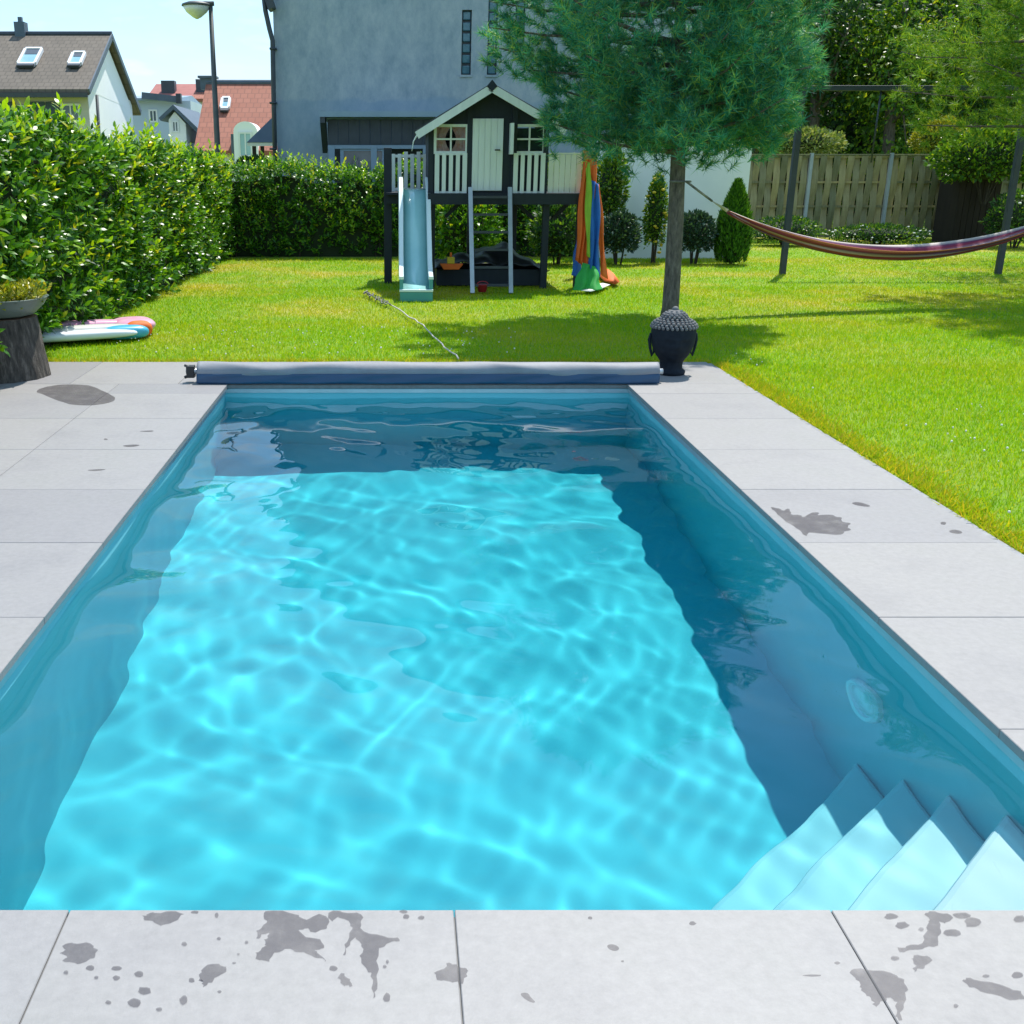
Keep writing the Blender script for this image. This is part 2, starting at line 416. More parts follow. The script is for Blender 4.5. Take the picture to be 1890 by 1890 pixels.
def tiles(name, c1, c2, mortar, sx_, sy_):
    m, nt, b = new_mat(name)
    tc = nd(nt, 'ShaderNodeTexCoord'); mp = nd(nt, 'ShaderNodeMapping')
    br = nd(nt, 'ShaderNodeTexBrick'); br.inputs['Color1'].default_value = (*c1, 1); br.inputs['Color2'].default_value = (*c2, 1); br.inputs['Mortar'].default_value = (*mortar, 1)
    br.inputs['Scale'].default_value = 1; br.inputs['Brick Width'].default_value = sx_; br.inputs['Row Height'].default_value = sy_; br.inputs['Mortar Size'].default_value = .035; br.inputs['Mortar Smooth'].default_value = .6
    nt.links.new(tc.outputs['UV'], br.inputs[0])
    c = mixc(nt, .45, br.outputs[0], ramp(nt, noise(nt, .8, 6, .7), [(.3, c1), (.7, c2)]))
    nt.links.new(c, b.inputs['Base Color']); b.inputs['Roughness'].default_value = .8; bumped(nt, b, br.outputs['Fac'], .03, -.6); return m
M['tile_brown'] = tiles('tile_brown', (.105, .085, .066), (.15, .122, .095), (.05, .04, .032), .3, .35)
M['tile_red'] = tiles('tile_red', (.27, .085, .05), (.34, .12, .075), (.13, .045, .03), .35, .4)
M['tile_rose'] = plain('tile_rose', (.34, .12, .10), (.28, .095, .08), 2, .85)
M['slate'] = plain('slate', (.055, .085, .12), (.08, .11, .15), 3, .6)
M['slate_light'] = plain('slate_light', (.20, .28, .36), (.25, .33, .41), 2, .6)
M['trim_dark'] = plain('trim_dark', (.022, .03, .042), (.035, .045, .06), 6, .5)
M['trim_white'] = plain('trim_white', (.72, .74, .76), (.66, .68, .70), 6, .5)
M['pane'] = plain('pane', (.05, .08, .10), (.10, .15, .18), 2, .05)
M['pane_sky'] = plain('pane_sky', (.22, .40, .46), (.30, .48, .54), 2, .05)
M['shutter'] = plain('shutter', (.025, .05, .085), (.035, .065, .10), 8, .6)
M['glass_block'] = plain('glass_block', (.05, .12, .16), (.09, .19, .24), 9, .12)
M['lamp_glass'] = plain('lamp_glass', (.70, .70, .66), (.62, .62, .58), 6, .3)
M['lamp_pole'] = plain('lamp_pole', (.05, .058, .062), (.075, .083, .088), 6, .55)
m, nt, b = new_mat('fence_wood')
oi = nd(nt, 'ShaderNodeObjectInfo')
c = ramp(nt, noise(nt, 8, 7, .7, stretch=(2, 2, .15)), [(.3, (.19, .165, .09)), (.6, (.30, .265, .15)), (.8, (.25, .24, .14))])
c = mixc(nt, 1.0, c, ramp(nt, oi.outputs['Random'], [(0, (.55, .62, .6)), (.5, (.95, .95, .9)), (1, (1.3, 1.2, 1.0))]), 'MULTIPLY')
nt.links.new(c, b.inputs['Base Color']); b.inputs['Roughness'].default_value = .8; M['fence'] = m
M['post_steel'] = plain('post_steel', (.30, .34, .38), (.36, .40, .44), 5, .5, metallic=.3)
M['shed_brown'] = wood('shed_brown', (.018, .012, .008), (.03, .02, .013), .9)
m, nt, b = new_mat('hammock')
tc = nd(nt, 'ShaderNodeTexCoord'); s = nd(nt, 'ShaderNodeSeparateXYZ'); nt.links.new(tc.outputs['UV'], s.inputs[0])
c = ramp(nt, s.outputs[1], [(0, (.45, .16, .03)), (.05, (.22, .02, .04)), (.13, (.10, .03, .09)), (.19, (.42, .30, .34)), (.24, (.20, .02, .05)), (.32, (.24, .02, .04)), (.38, (.06, .03, .10)), (.46, (.50, .42, .42)), (.54, (.30, .04, .06)), (.64, (.08, .04, .10)), (.74, (.40, .30, .33)), (.84, (.24, .02, .05)), (.93, (.10, .03, .09)), (1, (.6, .55, .5))])
nt.links.new(c, b.inputs['Base Color']); b.inputs['Roughness'].default_value = .85; M['hammock'] = m

# ================================================================== THE SETTING
PX0, PX1, PY0, PY1 = -1.283, 1.754, 1.903, 7.84      # pool opening
DX0, DX1, DY0, DY1 = -5.3, 2.60, -1.4, 8.82         # paved area
GZ = -.022

# lawn sheet with the paved area cut out of it
b_ = MB()
xs, ys = [-500, DX0, DX1 + .05, 500], [-60, DY0, DY1, 900]
for i in range(3):
    for j in range(3):
        if i == 1 and j == 1: continue
        b_.add([(xs[i], ys[j], GZ), (xs[i + 1], ys[j], GZ), (xs[i + 1], ys[j + 1], GZ), (xs[i], ys[j + 1], GZ)], [(0, 1, 2, 3)])
lawn = b_.build('lawn', M['turf']); tag(lawn, 'sunny green lawn stretching behind and beside the pool', 'lawn', kind='structure')

# paving: bed plus slabs
b_ = MB()
T = .03
for x0, x1, y0, y1 in ((DX0, PX0 - .21, DY0, DY1), (PX1 + .21, DX1, DY0, DY1), (PX0 - .21, PX1 + .21, DY0, PY0 - .21), (PX0 - .21, PX1 + .21, PY1 + .21, DY1)):
    b_.box(x0, x1, y0, y1, -.30, -T - .002)
for x0, x1, y0, y1 in ((DX0, PX0, DY0, DY1), (PX1, DX1, DY0, DY1), (PX0 + .0005, PX1 - .0005, DY0, PY0), (PX0 + .0005, PX1 - .0005, PY1, DY1)):
    b_.box(x0, x1, y0, y1, -.0315, -.006)
terrace = b_.build('terrace', M['joint']); tag(terrace, 'pale grey slab terrace around the pool', 'terrace', kind='structure')
GAP = .0028
def slab(x0, x1, y0, y1):
    c_ = Vector(((x0 + x1) / 2, (y0 + y1) / 2, 0))
    key = (round(x1 - x0, 3), round(y1 - y0, 3))
    if key not in slab.cache:
        mb = MB().box(-(key[0]) / 2 + GAP / 2, key[0] / 2 - GAP / 2, -key[1] / 2 + GAP / 2, key[1] / 2 - GAP / 2, -T, 0)
        me = bpy.data.meshes.new('slab'); me.from_pydata(mb.v, [], mb.f); me.materials.append(M['paving']); me.update(); slab.cache[key] = me
    o = bpy.data.objects.new('slab', slab.cache[key]); sc.collection.objects.link(o); o.parent = terrace
    o.location = c_ + Vector((0, 0, random.uniform(-.0006, .0006)))
    bv = o.modifiers.new('bevel', 'BEVEL'); bv.width = .002; bv.segments = 1
    return o
slab.cache = {}
OV = .018                                            # coping overhangs the pool wall
rows = [PY0 + OV] + [1.90 + .8 * k for k in range(1, 8)] + [7.86]
for k in range(8):
    y0, y1 = rows[k], rows[k + 1]
    xl = [PX0 + OV, PX0 + OV - .82, PX0 + OV - 1.64, PX0 + OV - 2.46, PX0 + OV - 3.28, DX0]
    for i in range(5): slab(xl[i + 1], xl[i], y0, y1)
    slab(PX1 - OV, DX1, y0, y1)
jx = [DX0, -3.99, -3.17, -2.35, -1.53, -.71, .126, .945, 1.766, DX1]
for y0, y1 in ((1.10, PY0 + OV - .0), (.28, 1.10)):
    for i in range(len(jx) - 1):
        slab(jx[i], jx[i + 1], y0, y1)
jb = [DX0, -4.1, -3.28, -2.46, -1.64, -.82, 0.0, .82, 1.64, DX1]
for i in range(len(jb) - 1): slab(jb[i], jb[i + 1], 7.86, DY1)
# narrow edging stones between slabs and lawn
b_ = MB()
for k in range(11):
    y = DY0 + k * 1.0
    b_.box(DX1 + .004, DX1 + .048, y, min(y + .996, DY1), -.12, -.012)
ed = b_.build('edging', M['edging'], terrace, bevel=.004)

# ------------------------------------------------------------------ pool
pool = thing('swimming_pool', ((PX0 + PX1) / 2, PY0, -1.65), 'rectangular in-ground swimming pool with pale blue liner', 'pool')
ZF, ZT, ZW = -1.45, -.034, -.105
def recv(o): o.cycles.is_caustics_receiver = True; return o
recv(MB().box(PX0 - .2, PX1 + .2, PY0 - .2, PY1 + .2, ZF - .2, ZF).build('pool_floor', M['liner'], pool))
for x0, x1, y0, y1 in ((PX0 - .2, PX0, PY0, PY1), (PX1, PX1 + .2, PY0, PY1), (PX0 - .2, PX1 + .2, PY0 - .2, PY0), (PX0 - .2, PX1 + .2, PY1, PY1 + .2)):
    recv(MB().box(x0, x1, y0, y1, ZF + .0005, ZT).build('pool_wall', M['liner'], pool))
# aluminium hung-liner rail just under the coping
rail = MB()
rail.box(PX0, PX0 + .008, PY0, PY1, -.062, -.036); rail.box(PX1 - .008, PX1, PY0, PY1, -.062, -.036); rail.box(PX0 + .008, PX1 - .008, PY1 - .008, PY1, -.062, -.036)
recv(rail.build('liner_rail', M['alu'], pool))
# corner steps, front right, edges running diagonally
for off, zt in ((.72, -.34), (1.02, -.60), (1.32, -.86), (1.62, -1.12)):
    n = 10; pl = [(PX1, PY0, 0)]
    for i in range(n + 1):
        t = i / n; bow = .035 * math.sin(math.pi * t)
        pl.append((PX1 - off * t + bow * .0, PY0 + off * (1 - t), 0))
    st = MB().prism([(p[0] + .002 if i == 0 else p[0], p[1], ZF - .001) for i, p in enumerate(pl)], (0, 0, zt - ZF + .001)).build('step', M['step'], pool, bevel=.02)
    recv(st)
# underwater lamp on the right wall
lc = Vector((PX1, 3.53, -.66))
def xdisc(mb, x, prof, n=28):
    vs, fs = [], []
    for r_, dx in prof:
        for k in range(n):
            t = 2 * math.pi * k / n; vs.append((x - dx, lc.y + r_ * math.cos(t), lc.z + r_ * math.sin(t)))
    for i in range(len(prof) - 1):
        for k in range(n): fs.append((i * n + k, (i + 1) * n + k, (i + 1) * n + (k + 1) % n, i * n + (k + 1) % n))
    fs.append(tuple(range((len(prof) - 1) * n, len(prof) * n))[::-1])
    mb.add(vs, fs); return mb
lampo = recv(xdisc(MB(), PX1, [(.135, -.002), (.135, .018), (.125, .028), (.105, .026), (.10, .018)]).build('pool_lamp', M['plastic_white'], pool, smooth=False))
recv(xdisc(MB(), PX1, [(.099, .010), (.099, .017), (.05, .026), (.012, .028)]).build('lens', M['plastic_white'], lampo, smooth=True))

# water with small waves
nx, ny = 330, 640
gx = np.linspace(PX0 - .003, PX1 + .003, nx); gy = np.linspace(PY0 - .003, PY1 + .003, ny)
XX, YY = np.meshgrid(gx, gy, indexing='ij'); Z = np.zeros_like(XX)
wr = np.random.default_rng(5)
for i in range(46):
    lam = .25 * (1.7 / .25) ** wr.random(); k = 2 * math.pi / lam
    th = wr.normal(1.35, .75)
    A = .00075 * (lam / .5) ** 1.35 * wr.uniform(.5, 1.3)
    wx = XX + .07 * np.sin(1.7 * YY + i); wy = YY + .07 * np.sin(2.1 * XX + i * 2)
    env = .75 + .25 * np.sin(.9 * XX + i) * np.sin(.7 * YY + 2 * i)
    Z += A * env * np.sin(k * (wx * math.cos(th) + wy * math.sin(th)) + wr.random() * 6.28)
for i in range(34):                                   # fine wind ripples
    lam = .10 * (.33 / .10) ** wr.random(); k = 2 * math.pi / lam; th = wr.normal(.35, .55)
    A = .000088 * (lam / .12) ** 1.7 * wr.uniform(.4, 1.2)
    wx = XX + .10 * np.sin(1.3 * YY + i) + .03 * np.sin(5 * YY + 2 * i); wy = YY + .10 * np.sin(1.6 * XX + i * 2)
    env = np.clip(.12 + 1.1 * np.sin(1.5 * XX + 1.7 * i) * np.sin(1.1 * YY + 2.3 * i), 0, 1)
    Z += A * env * np.sin(k * (wx * math.cos(th) + wy * math.sin(th)) + wr.random() * 6.28)
# a few spreading rings left by a splash
for cx, cy, a0 in ((.25, 3.4, .0005), (-.5, 4.8, .0005), (1.0, 5.9, .0005)):
    rr = np.hypot(XX - cx, YY - cy); Z += a0 * np.sin(rr * 2 * math.pi / .24) * np.exp(-((rr - .35) / .25) ** 2)
Z += ZW
V = np.stack([XX, YY, Z], -1).reshape(-1, 3)
idx = np.arange(nx * ny).reshape(nx, ny)
F = np.stack([idx[:-1, :-1], idx[1:, :-1], idx[1:, 1:], idx[:-1, 1:]], -1).reshape(-1, 4)
water = np_mesh('pool_water', V, F, M['water'], None, True)
water.cycles.is_caustics_caster = True
tag(water, 'clear turquoise rippled water filling the pool', 'water', kind='structure')

# ------------------------------------------------------------------ grass blades
def grass_blades(name, regions):
    PP = []
    for x0, x1, y0, y1, dens in regions:
        n = int((x1 - x0) * (y1 - y0) * dens)
        PP.append(np.stack([rng.uniform(x0, x1, n), rng.uniform(y0, y1, n), np.full(n, GZ - .004)], 1))
    P = np.concatenate(PP)
    keep = (P[:, 0] < .545 * 1.0 * P[:, 1] * 1.16 + 1.3) & (P[:, 0] > -.43 * P[:, 1] - .6)
    P = P[keep]
    d = np.maximum(P[:, 1], 4)
    A = rvec(len(P), .42); A[:, 2] = 1.0
    N = rvec(len(P)); 
    L = rng.uniform(.022, .045, len(P)) * np.where(rng.random(len(P)) < .06, 1.35, 1)
    W = .0034 + d * .00046
    V, F = scatter(BLADE, P, A, N, L, W)
    o = np_mesh(name, V, F, M['grass'], lawn)
    tag(o, kind='stuff'); return o
GX = DX1 + .05
grass_blades('grass', [(GX, 8.2, 3.2, 8.82, 5600), (-3.6, 8.6, 8.82, 11.5, 3400), (-3.4, 10.5, 11.5, 15, 2000), (-3.2, 13, 15, 20, 1050), (0, 15, 20, 26, 480)])
# longer tufts overhanging the paving edge
n = 5200
P = np.concatenate([np.stack([GX + np.abs(rng.normal(.0, .10, n)), rng.uniform(3.0, 8.8, n), np.full(n, GZ)], 1),
                    np.stack([rng.uniform(-3.8, GX, n), DY1 + np.abs(rng.normal(.0, .07, n)), np.full(n, GZ)], 1)])
A = rvec(2 * n, .6); A[:, 2] = np.abs(A[:, 2]) * .3 + .55
V, F = scatter(BLADE, P, A, rvec(2 * n), rng.uniform(.03, .075, 2 * n), .0085)
o = np_mesh('grass_edge', V, F, M['grass_dry'], lawn); tag(o, kind='stuff')
# pale clover heads in the lawn
cb = MB()
for i in range(170):
    y = rng.uniform(4.2, 9.5); x = rng.uniform(GX + .15, min(8, 1.0 + .62 * y))
    if math.sin(1.7 * x + 1) * math.sin(1.3 * y) < .05: continue
    cb.ball((x, y, GZ + .045 + rng.uniform(-.006, .01)), rng.uniform(.004, .0075), 6, 4)
for i in range(90):
    y = rng.uniform(9.0, 10.8); x = rng.uniform(-2.6, 1.2)
    cb.ball((x, y, GZ + .045), rng.uniform(.005, .008), 6, 4)
o = cb.build('clover_flowers', M['flower'], lawn, True); tag(o, kind='stuff')

# ================================================================== BUILDINGS
def uv_plane(mb_obj, ax, ay):                          # planar UVs in metres for tiled roofs
    me = mb_obj.data; uv = me.uv_layers.new(name='uv'); ax, ay = Vector(ax), Vector(ay)
    for l in me.loops:
        p = me.vertices[l.vertex_index].co; uv.data[l.index].uv = (p.dot(ax), p.dot(ay))

# --- big grey rendered building behind the playhouse
BY = 26.0
bx0 = xu(508, 150, BY); bx1 = xu(1290, 150, BY)
grey = thing('rendered_building', ((bx0 + bx1) / 2, BY + 4, 0), 'tall grey rendered building wall with three glass block strips', 'building')
ZR = 8.2
sx_ = [(852, 870, 18, 138), (900, 918, -40, 138), (950, 968, -40, 102)]
# wall front built round the window openings
op = []
for u0, u1, v0, v1 in sx_:
    op.append((xu(u0, 80, BY), xu(u1, 80, BY), zv(v1, BY), zv(v0, BY)))
wall = MB(); px = bx0
for x0, x1, z0, z1 in op:
    wall.box(px, x0, BY, BY + .35, -.2, ZR); wall.box(x0, x1, BY, BY + .35, -.2, z0); wall.box(x0, x1, BY, BY + .35, z1, ZR); px = x1
wall.box(px, bx1, BY, BY + .35, -.2, ZR)
wall.box(bx0, bx0 + .35, BY + .35, BY + 9, -.2, ZR); wall.box(bx1 - .35, bx1, BY + .35, BY + 9, -.2, ZR)
wall.prism([(bx0, BY, ZR), (bx1, BY, ZR), ((bx0 + bx1) / 2, BY, ZR + 3.2)], (0, .35, 0))
wall.build('wall', M['render_grey'], grey)
xm = (bx0 + bx1) / 2
rf = MB()
rf.prism([(bx0 - .45, BY - .3, ZR - .25), (xm, BY - .3, ZR + 3.3), (xm, BY - .3, ZR + 3.5), (bx0 - .55, BY - .3, ZR - .12)], (0, 9.6, 0))
rf.prism([(bx1 + .45, BY - .3, ZR - .25), (xm, BY - .3, ZR + 3.3), (xm, BY - .3, ZR + 3.5), (bx1 + .55, BY - .3, ZR - .12)], (0, 9.6, 0))
rf.build('roof', M['slate'], grey)
for (x0, x1, z0, z1) in op:
    fr = MB()
    fr.box(x0, x1, BY + .12, BY + .16, z0, z1)
    wfr = fr.build('window', M['trim_dark'], grey)
    n = max(4, round((z1 - z0) / ((zv(18, BY) - zv(138, BY)) / 6.0)))
    hh = (z1 - z0) / n
    for i in range(n):
        MB().box(x0 + .02, x1 - .02, BY + .07, BY + .119, z0 + i * hh + .025, z0 + (i + 1) * hh - .025).build('glass_block', M['glass_block'], wfr, bevel=.02)
    s_ = MB().box(x0 - .03, x1 + .03, BY - .03, BY + .06, z0 - .05, z0 - .004).build('sill', M['render_grey'], wfr)
# gutter corner and downpipe on the left edge
dp = MB()
a_, b2, c2 = at(484, -30, BY - .15), at(497, 52, BY - .15), at(503, 75, BY - .15)
dp.tube([a_, at(490, 20, BY - .15), b2, c2, at(505, 180, BY - .15), Vector((at(507, 300, BY - .15).x, BY - .15, .3))], .055, 10)
for v_ in (90, 190, 275): p_ = at(504, v_, BY - .15); dp.box(p_.x - .075, p_.x + .075, BY - .22, BY, p_.z - .02, p_.z + .02)
dp.build('downpipe', M['trim_dark'], grey, True)
MB().bar(at(478, -60, BY - .1), at(503, 18, BY - .1), .5, .16, (0, 0, 1)).build('bargeboard', M['trim_dark'], grey)

# --- lean-to shed against the grey wall
SY = 22.6
sh = thing('lean_to_shed', (xu(690, 280, SY), SY + 1, 0), 'low dark lean-to shed with sloping roof against grey wall', 'shed')
sx0, sx1 = xu(605, 260, SY), xu(840, 260, SY)
zt, ze = zv(214, SY), zv(263, SY)
MB().box(sx0, sx1, SY, SY + .08, ze - .05, zt - .06).build('front_cladding', M['slate'], sh)
n = 12
for i in range(n):
    x = sx0 + (sx1 - sx0) * (i + .5) / n
    MB().box(x - (sx1 - sx0) / n * .46, x + (sx1 - sx0) / n * .46, SY - .022, SY - .001, ze - .03, zt - .07).build('board', M['trim_dark'], sh)
MB().prism([(sx0 - .12, SY - .25, zt - .02), (sx0 - .12, SY - .25, zt + .06), (sx0 - .12, BY - .02, zt + .03), (sx0 - .12, BY - .02, zt - .05)], (sx1 - sx0 + .2, 0, 0)).build('roof', M['slate_light'], sh)
MB().prism([(sx0 - .13, SY - .28, zt - .14), (sx0 - .13, SY - .28, zt + .07), (sx0 - .13, SY + .10, zt + .1), (sx0 - .13, SY + .55, ze - .1), (sx0 - .13, SY + .3, ze - .2)], (.10, 0, 0)).build('gable_board', M['trim_dark'], sh)
MB().box(sx0 - .15, sx1 + .1, SY - .30, SY - .252, zt - .03, zt + .075).build('fascia', M['slate_light'], sh)
for u_ in (612, 690, 786):
    x = xu(u_, 270, SY); MB().box(x - .06, x + .06, SY - .06, SY + .05, -.1, ze - .055).build('post', M['slate_light'], sh)
MB().box(sx0, sx1, SY - .05, SY + .04, ze - .12, ze - .052).build('lintel', M['slate_light'], sh)
MB().box(sx0 + .05, sx1 - .05, SY + 1.2, SY + 1.25, -.1, ze - .1).build('back_panel', M['trim_dark'], sh)
wz0, wz1 = zv(330, SY), zv(272, SY); wx0, wx1 = xu(628, 280, SY), xu(712, 280, SY)
wf = MB()
wf.box(wx0, wx1, SY - .02, SY + .03, wz1 - .07, wz1); wf.box(wx0, wx0 + .07, SY - .02, SY + .03, wz0, wz1 - .07); wf.box(wx1 - .07, wx1, SY - .02, SY + .03, wz0, wz1 - .07)
wfo = wf.build('window', M['slate_light'], sh)
MB().box(wx0 + .07, wx1 - .07, SY, SY + .012, wz0, wz1 - .07).build('pane', M['pane'], wfo)

# --- white garden wall on the right of the playhouse
WY = 20.0
wx0, wx1 = xu(1075, 380, WY), xu(1386, 300, WY)
wall_o = thing('garden_wall', ((wx0 + wx1) / 2, WY, 0), 'white rendered garden wall behind the pine trunk', 'wall')
MB().box(wx0, wx1, WY, WY + .22, -.15, zv(264, WY)).build('wall_body', M['white_wall'], wall_o, bevel=.01)
MB().box(wx0 - .03, wx1 + .03, WY - .03, WY + .25, zv(264, WY) + .002, zv(264, WY) + .05).build('coping', M['white_wall'], wall_o, bevel=.01)

# --- far houses on the left
def window(parent, x0, x1, y, z0, z1, frame, pane, bars=1, fw=.09, name='window'):
    f = MB(); f.box(x0, x1, y - .05, y + .02, z0, z0 + fw); f.box(x0, x1, y - .05, y + .02, z1 - fw, z1)
    f.box(x0, x0 + fw, y - .05, y + .02, z0 + fw, z1 - fw); f.box(x1 - fw, x1, y - .05, y + .02, z0 + fw, z1 - fw)
    if bars: xm_ = (x0 + x1) / 2; f.box(xm_ - .03, xm_ + .03, y - .045, y + .02, z0 + fw, z1 - fw)
    o = f.build(name, frame, parent)
    MB().box(x0 + fw * .9, x1 - fw * .9, y - .02, y - .008, z0 + fw * .9, z1 - fw * .9).build('pane', pane, o)
    return o

H1X, e1, r1, f1 = -13.65, 50.0, 54.3, 58.8
h1 = thing('brown_roofed_house', (-24, r1, 0), 'white house with long brown tiled roof and two skylights', 'house')
ze1, zr1, zf1 = zv(166, e1), zv(72, r1), zv(203, f1)
xl1 = -36.0
MB().box(xl1, H1X - .02, e1 + .3, f1 - .3, -2, ze1 + .05).prism([(H1X - .5, e1 + .3, ze1), (H1X - .5, f1 - .3, zf1), (H1X - .5, r1, zr1 - .25)], (.486, 0, 0)).build('wall', M['house_white'], h1)
MB().box(xl1, H1X + .0 - .02, e1 + .22, e1 + .298, -2, ze1).build('front_cladding', M['house_cream'], h1)
sl = Vector((0, r1 - e1, zr1 - ze1)).normalized(); nr = Vector((0, -sl.z, sl.y))
roof = MB().prism([(xl1, e1 - .5, ze1 - .25), (xl1, r1, zr1), (xl1, r1, zr1 + .22), (xl1, e1 - .5, ze1)], (H1X + .25 - xl1, 0, 0))
roof.prism([(xl1, r1 + .001, zr1), (xl1, f1 + .4, zf1 - .25), (xl1, f1 + .4, zf1), (xl1, r1 + .001, zr1 + .22)], (H1X + .25 - xl1, 0, 0))
ro = roof.build('roof', M['tile_brown'], h1); uv_plane(ro, (1, 0, 0), (0, sl.y, sl.z))
rd = MB().tube([(xl1, r1, zr1 + .2), (H1X + .26, r1, zr1 + .2)], .14, 8).build('ridge', M['trim_dark'], ro)
MB().box(xl1, H1X + .2, e1 - .68, e1 - .5, ze1 - .34, ze1 - .16).build('gutter', M['trim_dark'], ro)
for s0, s1 in (((H1X + .26, e1 - .5, ze1 - .1), (H1X + .26, r1, zr1 + .12)), ((H1X + .26, r1, zr1 + .12), (H1X + .26, f1 + .4, zf1 - .1))):
    MB().bar(s0, s1, .06, .24, (0, 0, 1)).build('verge_board', M['slate'], ro)
xc = xu(39, 55, r1)
MB().box(xc - .24, xc + .24, r1 - .25, r1 + .3, zr1 - .3, zr1 + .72).box(xc - .10, xc + .08, r1 - .05, r1 + .15, zr1 + .72, zr1 + .95).build('chimney', M['slate'], ro)
def skylight(parent, u0, u1, v0, v1, e, r, ze, zr, pane):
    # lies in the roof plane: find the plane points by the height fractions
    def onroof(u, v):
        d = ray(u, v); n_ = nrm; p0 = Vector((0, e, ze + .03)); o_ = Vector((0, 0, EYE))
        return o_ + d * ((p0 - o_).dot(n_) / d.dot(n_))
    s_ = Vector((0, r - e, zr - ze)).normalized(); nrm = Vector((0, -s_.z, s_.y))
    p = onroof(u0, v1); q = onroof(u1, v0)
    w = q.x - p.x; h = (q - p).dot(s_); xx = Vector((1, 0, 0))
    P0 = Vector((p.x, p.y, p.z))
    f = MB(); t = .12
    for a, b, ww in ((P0, P0 + xx * w, t), (P0 + s_ * h, P0 + s_ * h + xx * w, t)): f.bar(a + nrm * .08, b + nrm * .08, ww, .16, nrm)
    for a, b, ww in ((P0 + s_ * .06, P0 + s_ * (h - .06), t), (P0 + xx * w + s_ * .06, P0 + xx * w + s_ * (h - .06), t)): f.bar(a + nrm * .08, b + nrm * .08, ww, .155, nrm)
    o = f.build('skylight', M['trim_white'], parent)
    g = MB().prism([P0 + nrm * .09, P0 + xx * w + nrm * .09, P0 + xx * w + s_ * h + nrm * .09, P0 + s_ * h + nrm * .09], nrm * .02).build('pane', pane, o)
    MB().prism([P0 + nrm * .115 + xx * .08 + s_ * h * .62, P0 + xx * (w - .08) + nrm * .115 + s_ * h * .62, P0 + xx * (w - .08) + s_ * (h - .06) + nrm * .115, P0 + xx * .08 + s_ * (h - .06) + nrm * .115], nrm * .01).build('blind', M['shutter'], o)
    MB().bar(P0 - s_ * .16 + nrm * .1, P0 - s_ * .16 + xx * w + nrm * .1, .2, .12, nrm).build('apron', M['trim_dark'], o)
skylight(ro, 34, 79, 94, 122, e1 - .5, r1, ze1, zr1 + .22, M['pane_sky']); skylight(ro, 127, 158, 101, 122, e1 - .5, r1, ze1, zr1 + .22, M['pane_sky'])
yy = e1 + .22
for u0, u1, v0, v1 in ((34, 52, 194, 226), (113, 148, 191, 226)):
    window(h1, xu(u0, 205, yy), xu(u1, 205, yy), yy, zv(v1, yy), zv(v0, yy), M['trim_white'], M['pane'])
for u0, u1 in ((52, 84), (86, 111), (-8, 30)):
    MB().box(xu(u0, 205, yy), xu(u1, 205, yy), yy - .06, yy - .002, zv(228, yy), zv(188, yy)).build('shutter', M['shutter'], h1)
MB().tube([(xu(177, 170, e1), e1 + .1, ze1 - .2), (xu(177, 240, e1), e1 + .1, -2)], .07, 8).build('downpipe', M['trim_dark'], h1, True)

# blue-white house behind
y2 = 66.0
h2 = thing('blue_grey_house', (xu(300, 220, y2), y2 + 4, 0), 'pale blue rendered house with grey flat eaves beside the white gable', 'house')
a0, a1_ = xu(240, 200, y2), xu(352, 200, y2)
MB().box(a0, a1_, y2, y2 + 8, -3, zv(186, y2)).build('wall', M['house_blue'], h2)
MB().prism([(a0 - .4, y2 - .5, zv(187, y2) + .02), (a0 - .4, y2 - .5, zv(182, y2)), (a0 - .4, y2 + 4, zv(168, y2)), (a0 - .4, y2 + 8.5, zv(185, y2))], (xu(332, 180, y2) - a0 + .4, 0, 0)).build('roof', M['slate_light'], h2)
MB().bar(at(262, 176, y2 - .5), at(333, 184, y2 - .52), .2, .35).build('gutter', M['slate'], h2)
MB().box(xu(325, 180, y2 - .6), xu(334, 180, y2 - .6), y2 - .7, y2 - .3, zv(192, y2), zv(174, y2)).build('rain_hopper', M['trim_dark'], h2)
window(h2, xu(275, 215, y2), xu(291, 215, y2), y2 - .01, zv(226, y2), zv(202, y2), M['trim_white'], M['pane'])

# small gabled house in front of it
y3 = 58.0
h3 = thing('small_gabled_house', (xu(330, 240, y3), y3 + 3, 0), 'small white gabled house with slate roof and dark window', 'house')
ga, gb, gc = at(304, 219, y3), at(322, 202, y3), at(346, 226, y3)
MB().prism([(ga.x + .2, y3, -3), (gc.x - .1, y3, -3), (gc.x - .1, y3, gc.z - .05), (gb.x, y3, gb.z - .1), (ga.x + .2, y3, ga.z - .05)], (0, 7, 0)).build('wall', M['house_white'], h3)
r_ = MB()
r_.prism([(ga.x - .15, y3 - .3, ga.z - .12), (gb.x, y3 - .3, gb.z), (gb.x, y3 - .3, gb.z + .22), (ga.x - .25, y3 - .3, ga.z + .02)], (0, 7.4, 0))
r_.prism([(gb.x + .001, y3 - .3, gb.z), (gc.x + .9, y3 - .3, gc.z - .9), (gc.x + .95, y3 - .3, gc.z - .65), (gb.x + .001, y3 - .3, gb.z + .22)], (0, 7.4, 0))
r_.build('roof', M['slate'], h3)
window(h3, xu(317, 235, y3), xu(331, 235, y3), y3 - .01, zv(245, y3), zv(222, y3), M['trim_white'], M['pane'])
MB().box(gc.x + .0, gc.x + 2.2, y3 + .8, y3 + 6, -3, gc.z - 1.0).build('side_wing', M['slate_light'], h3)

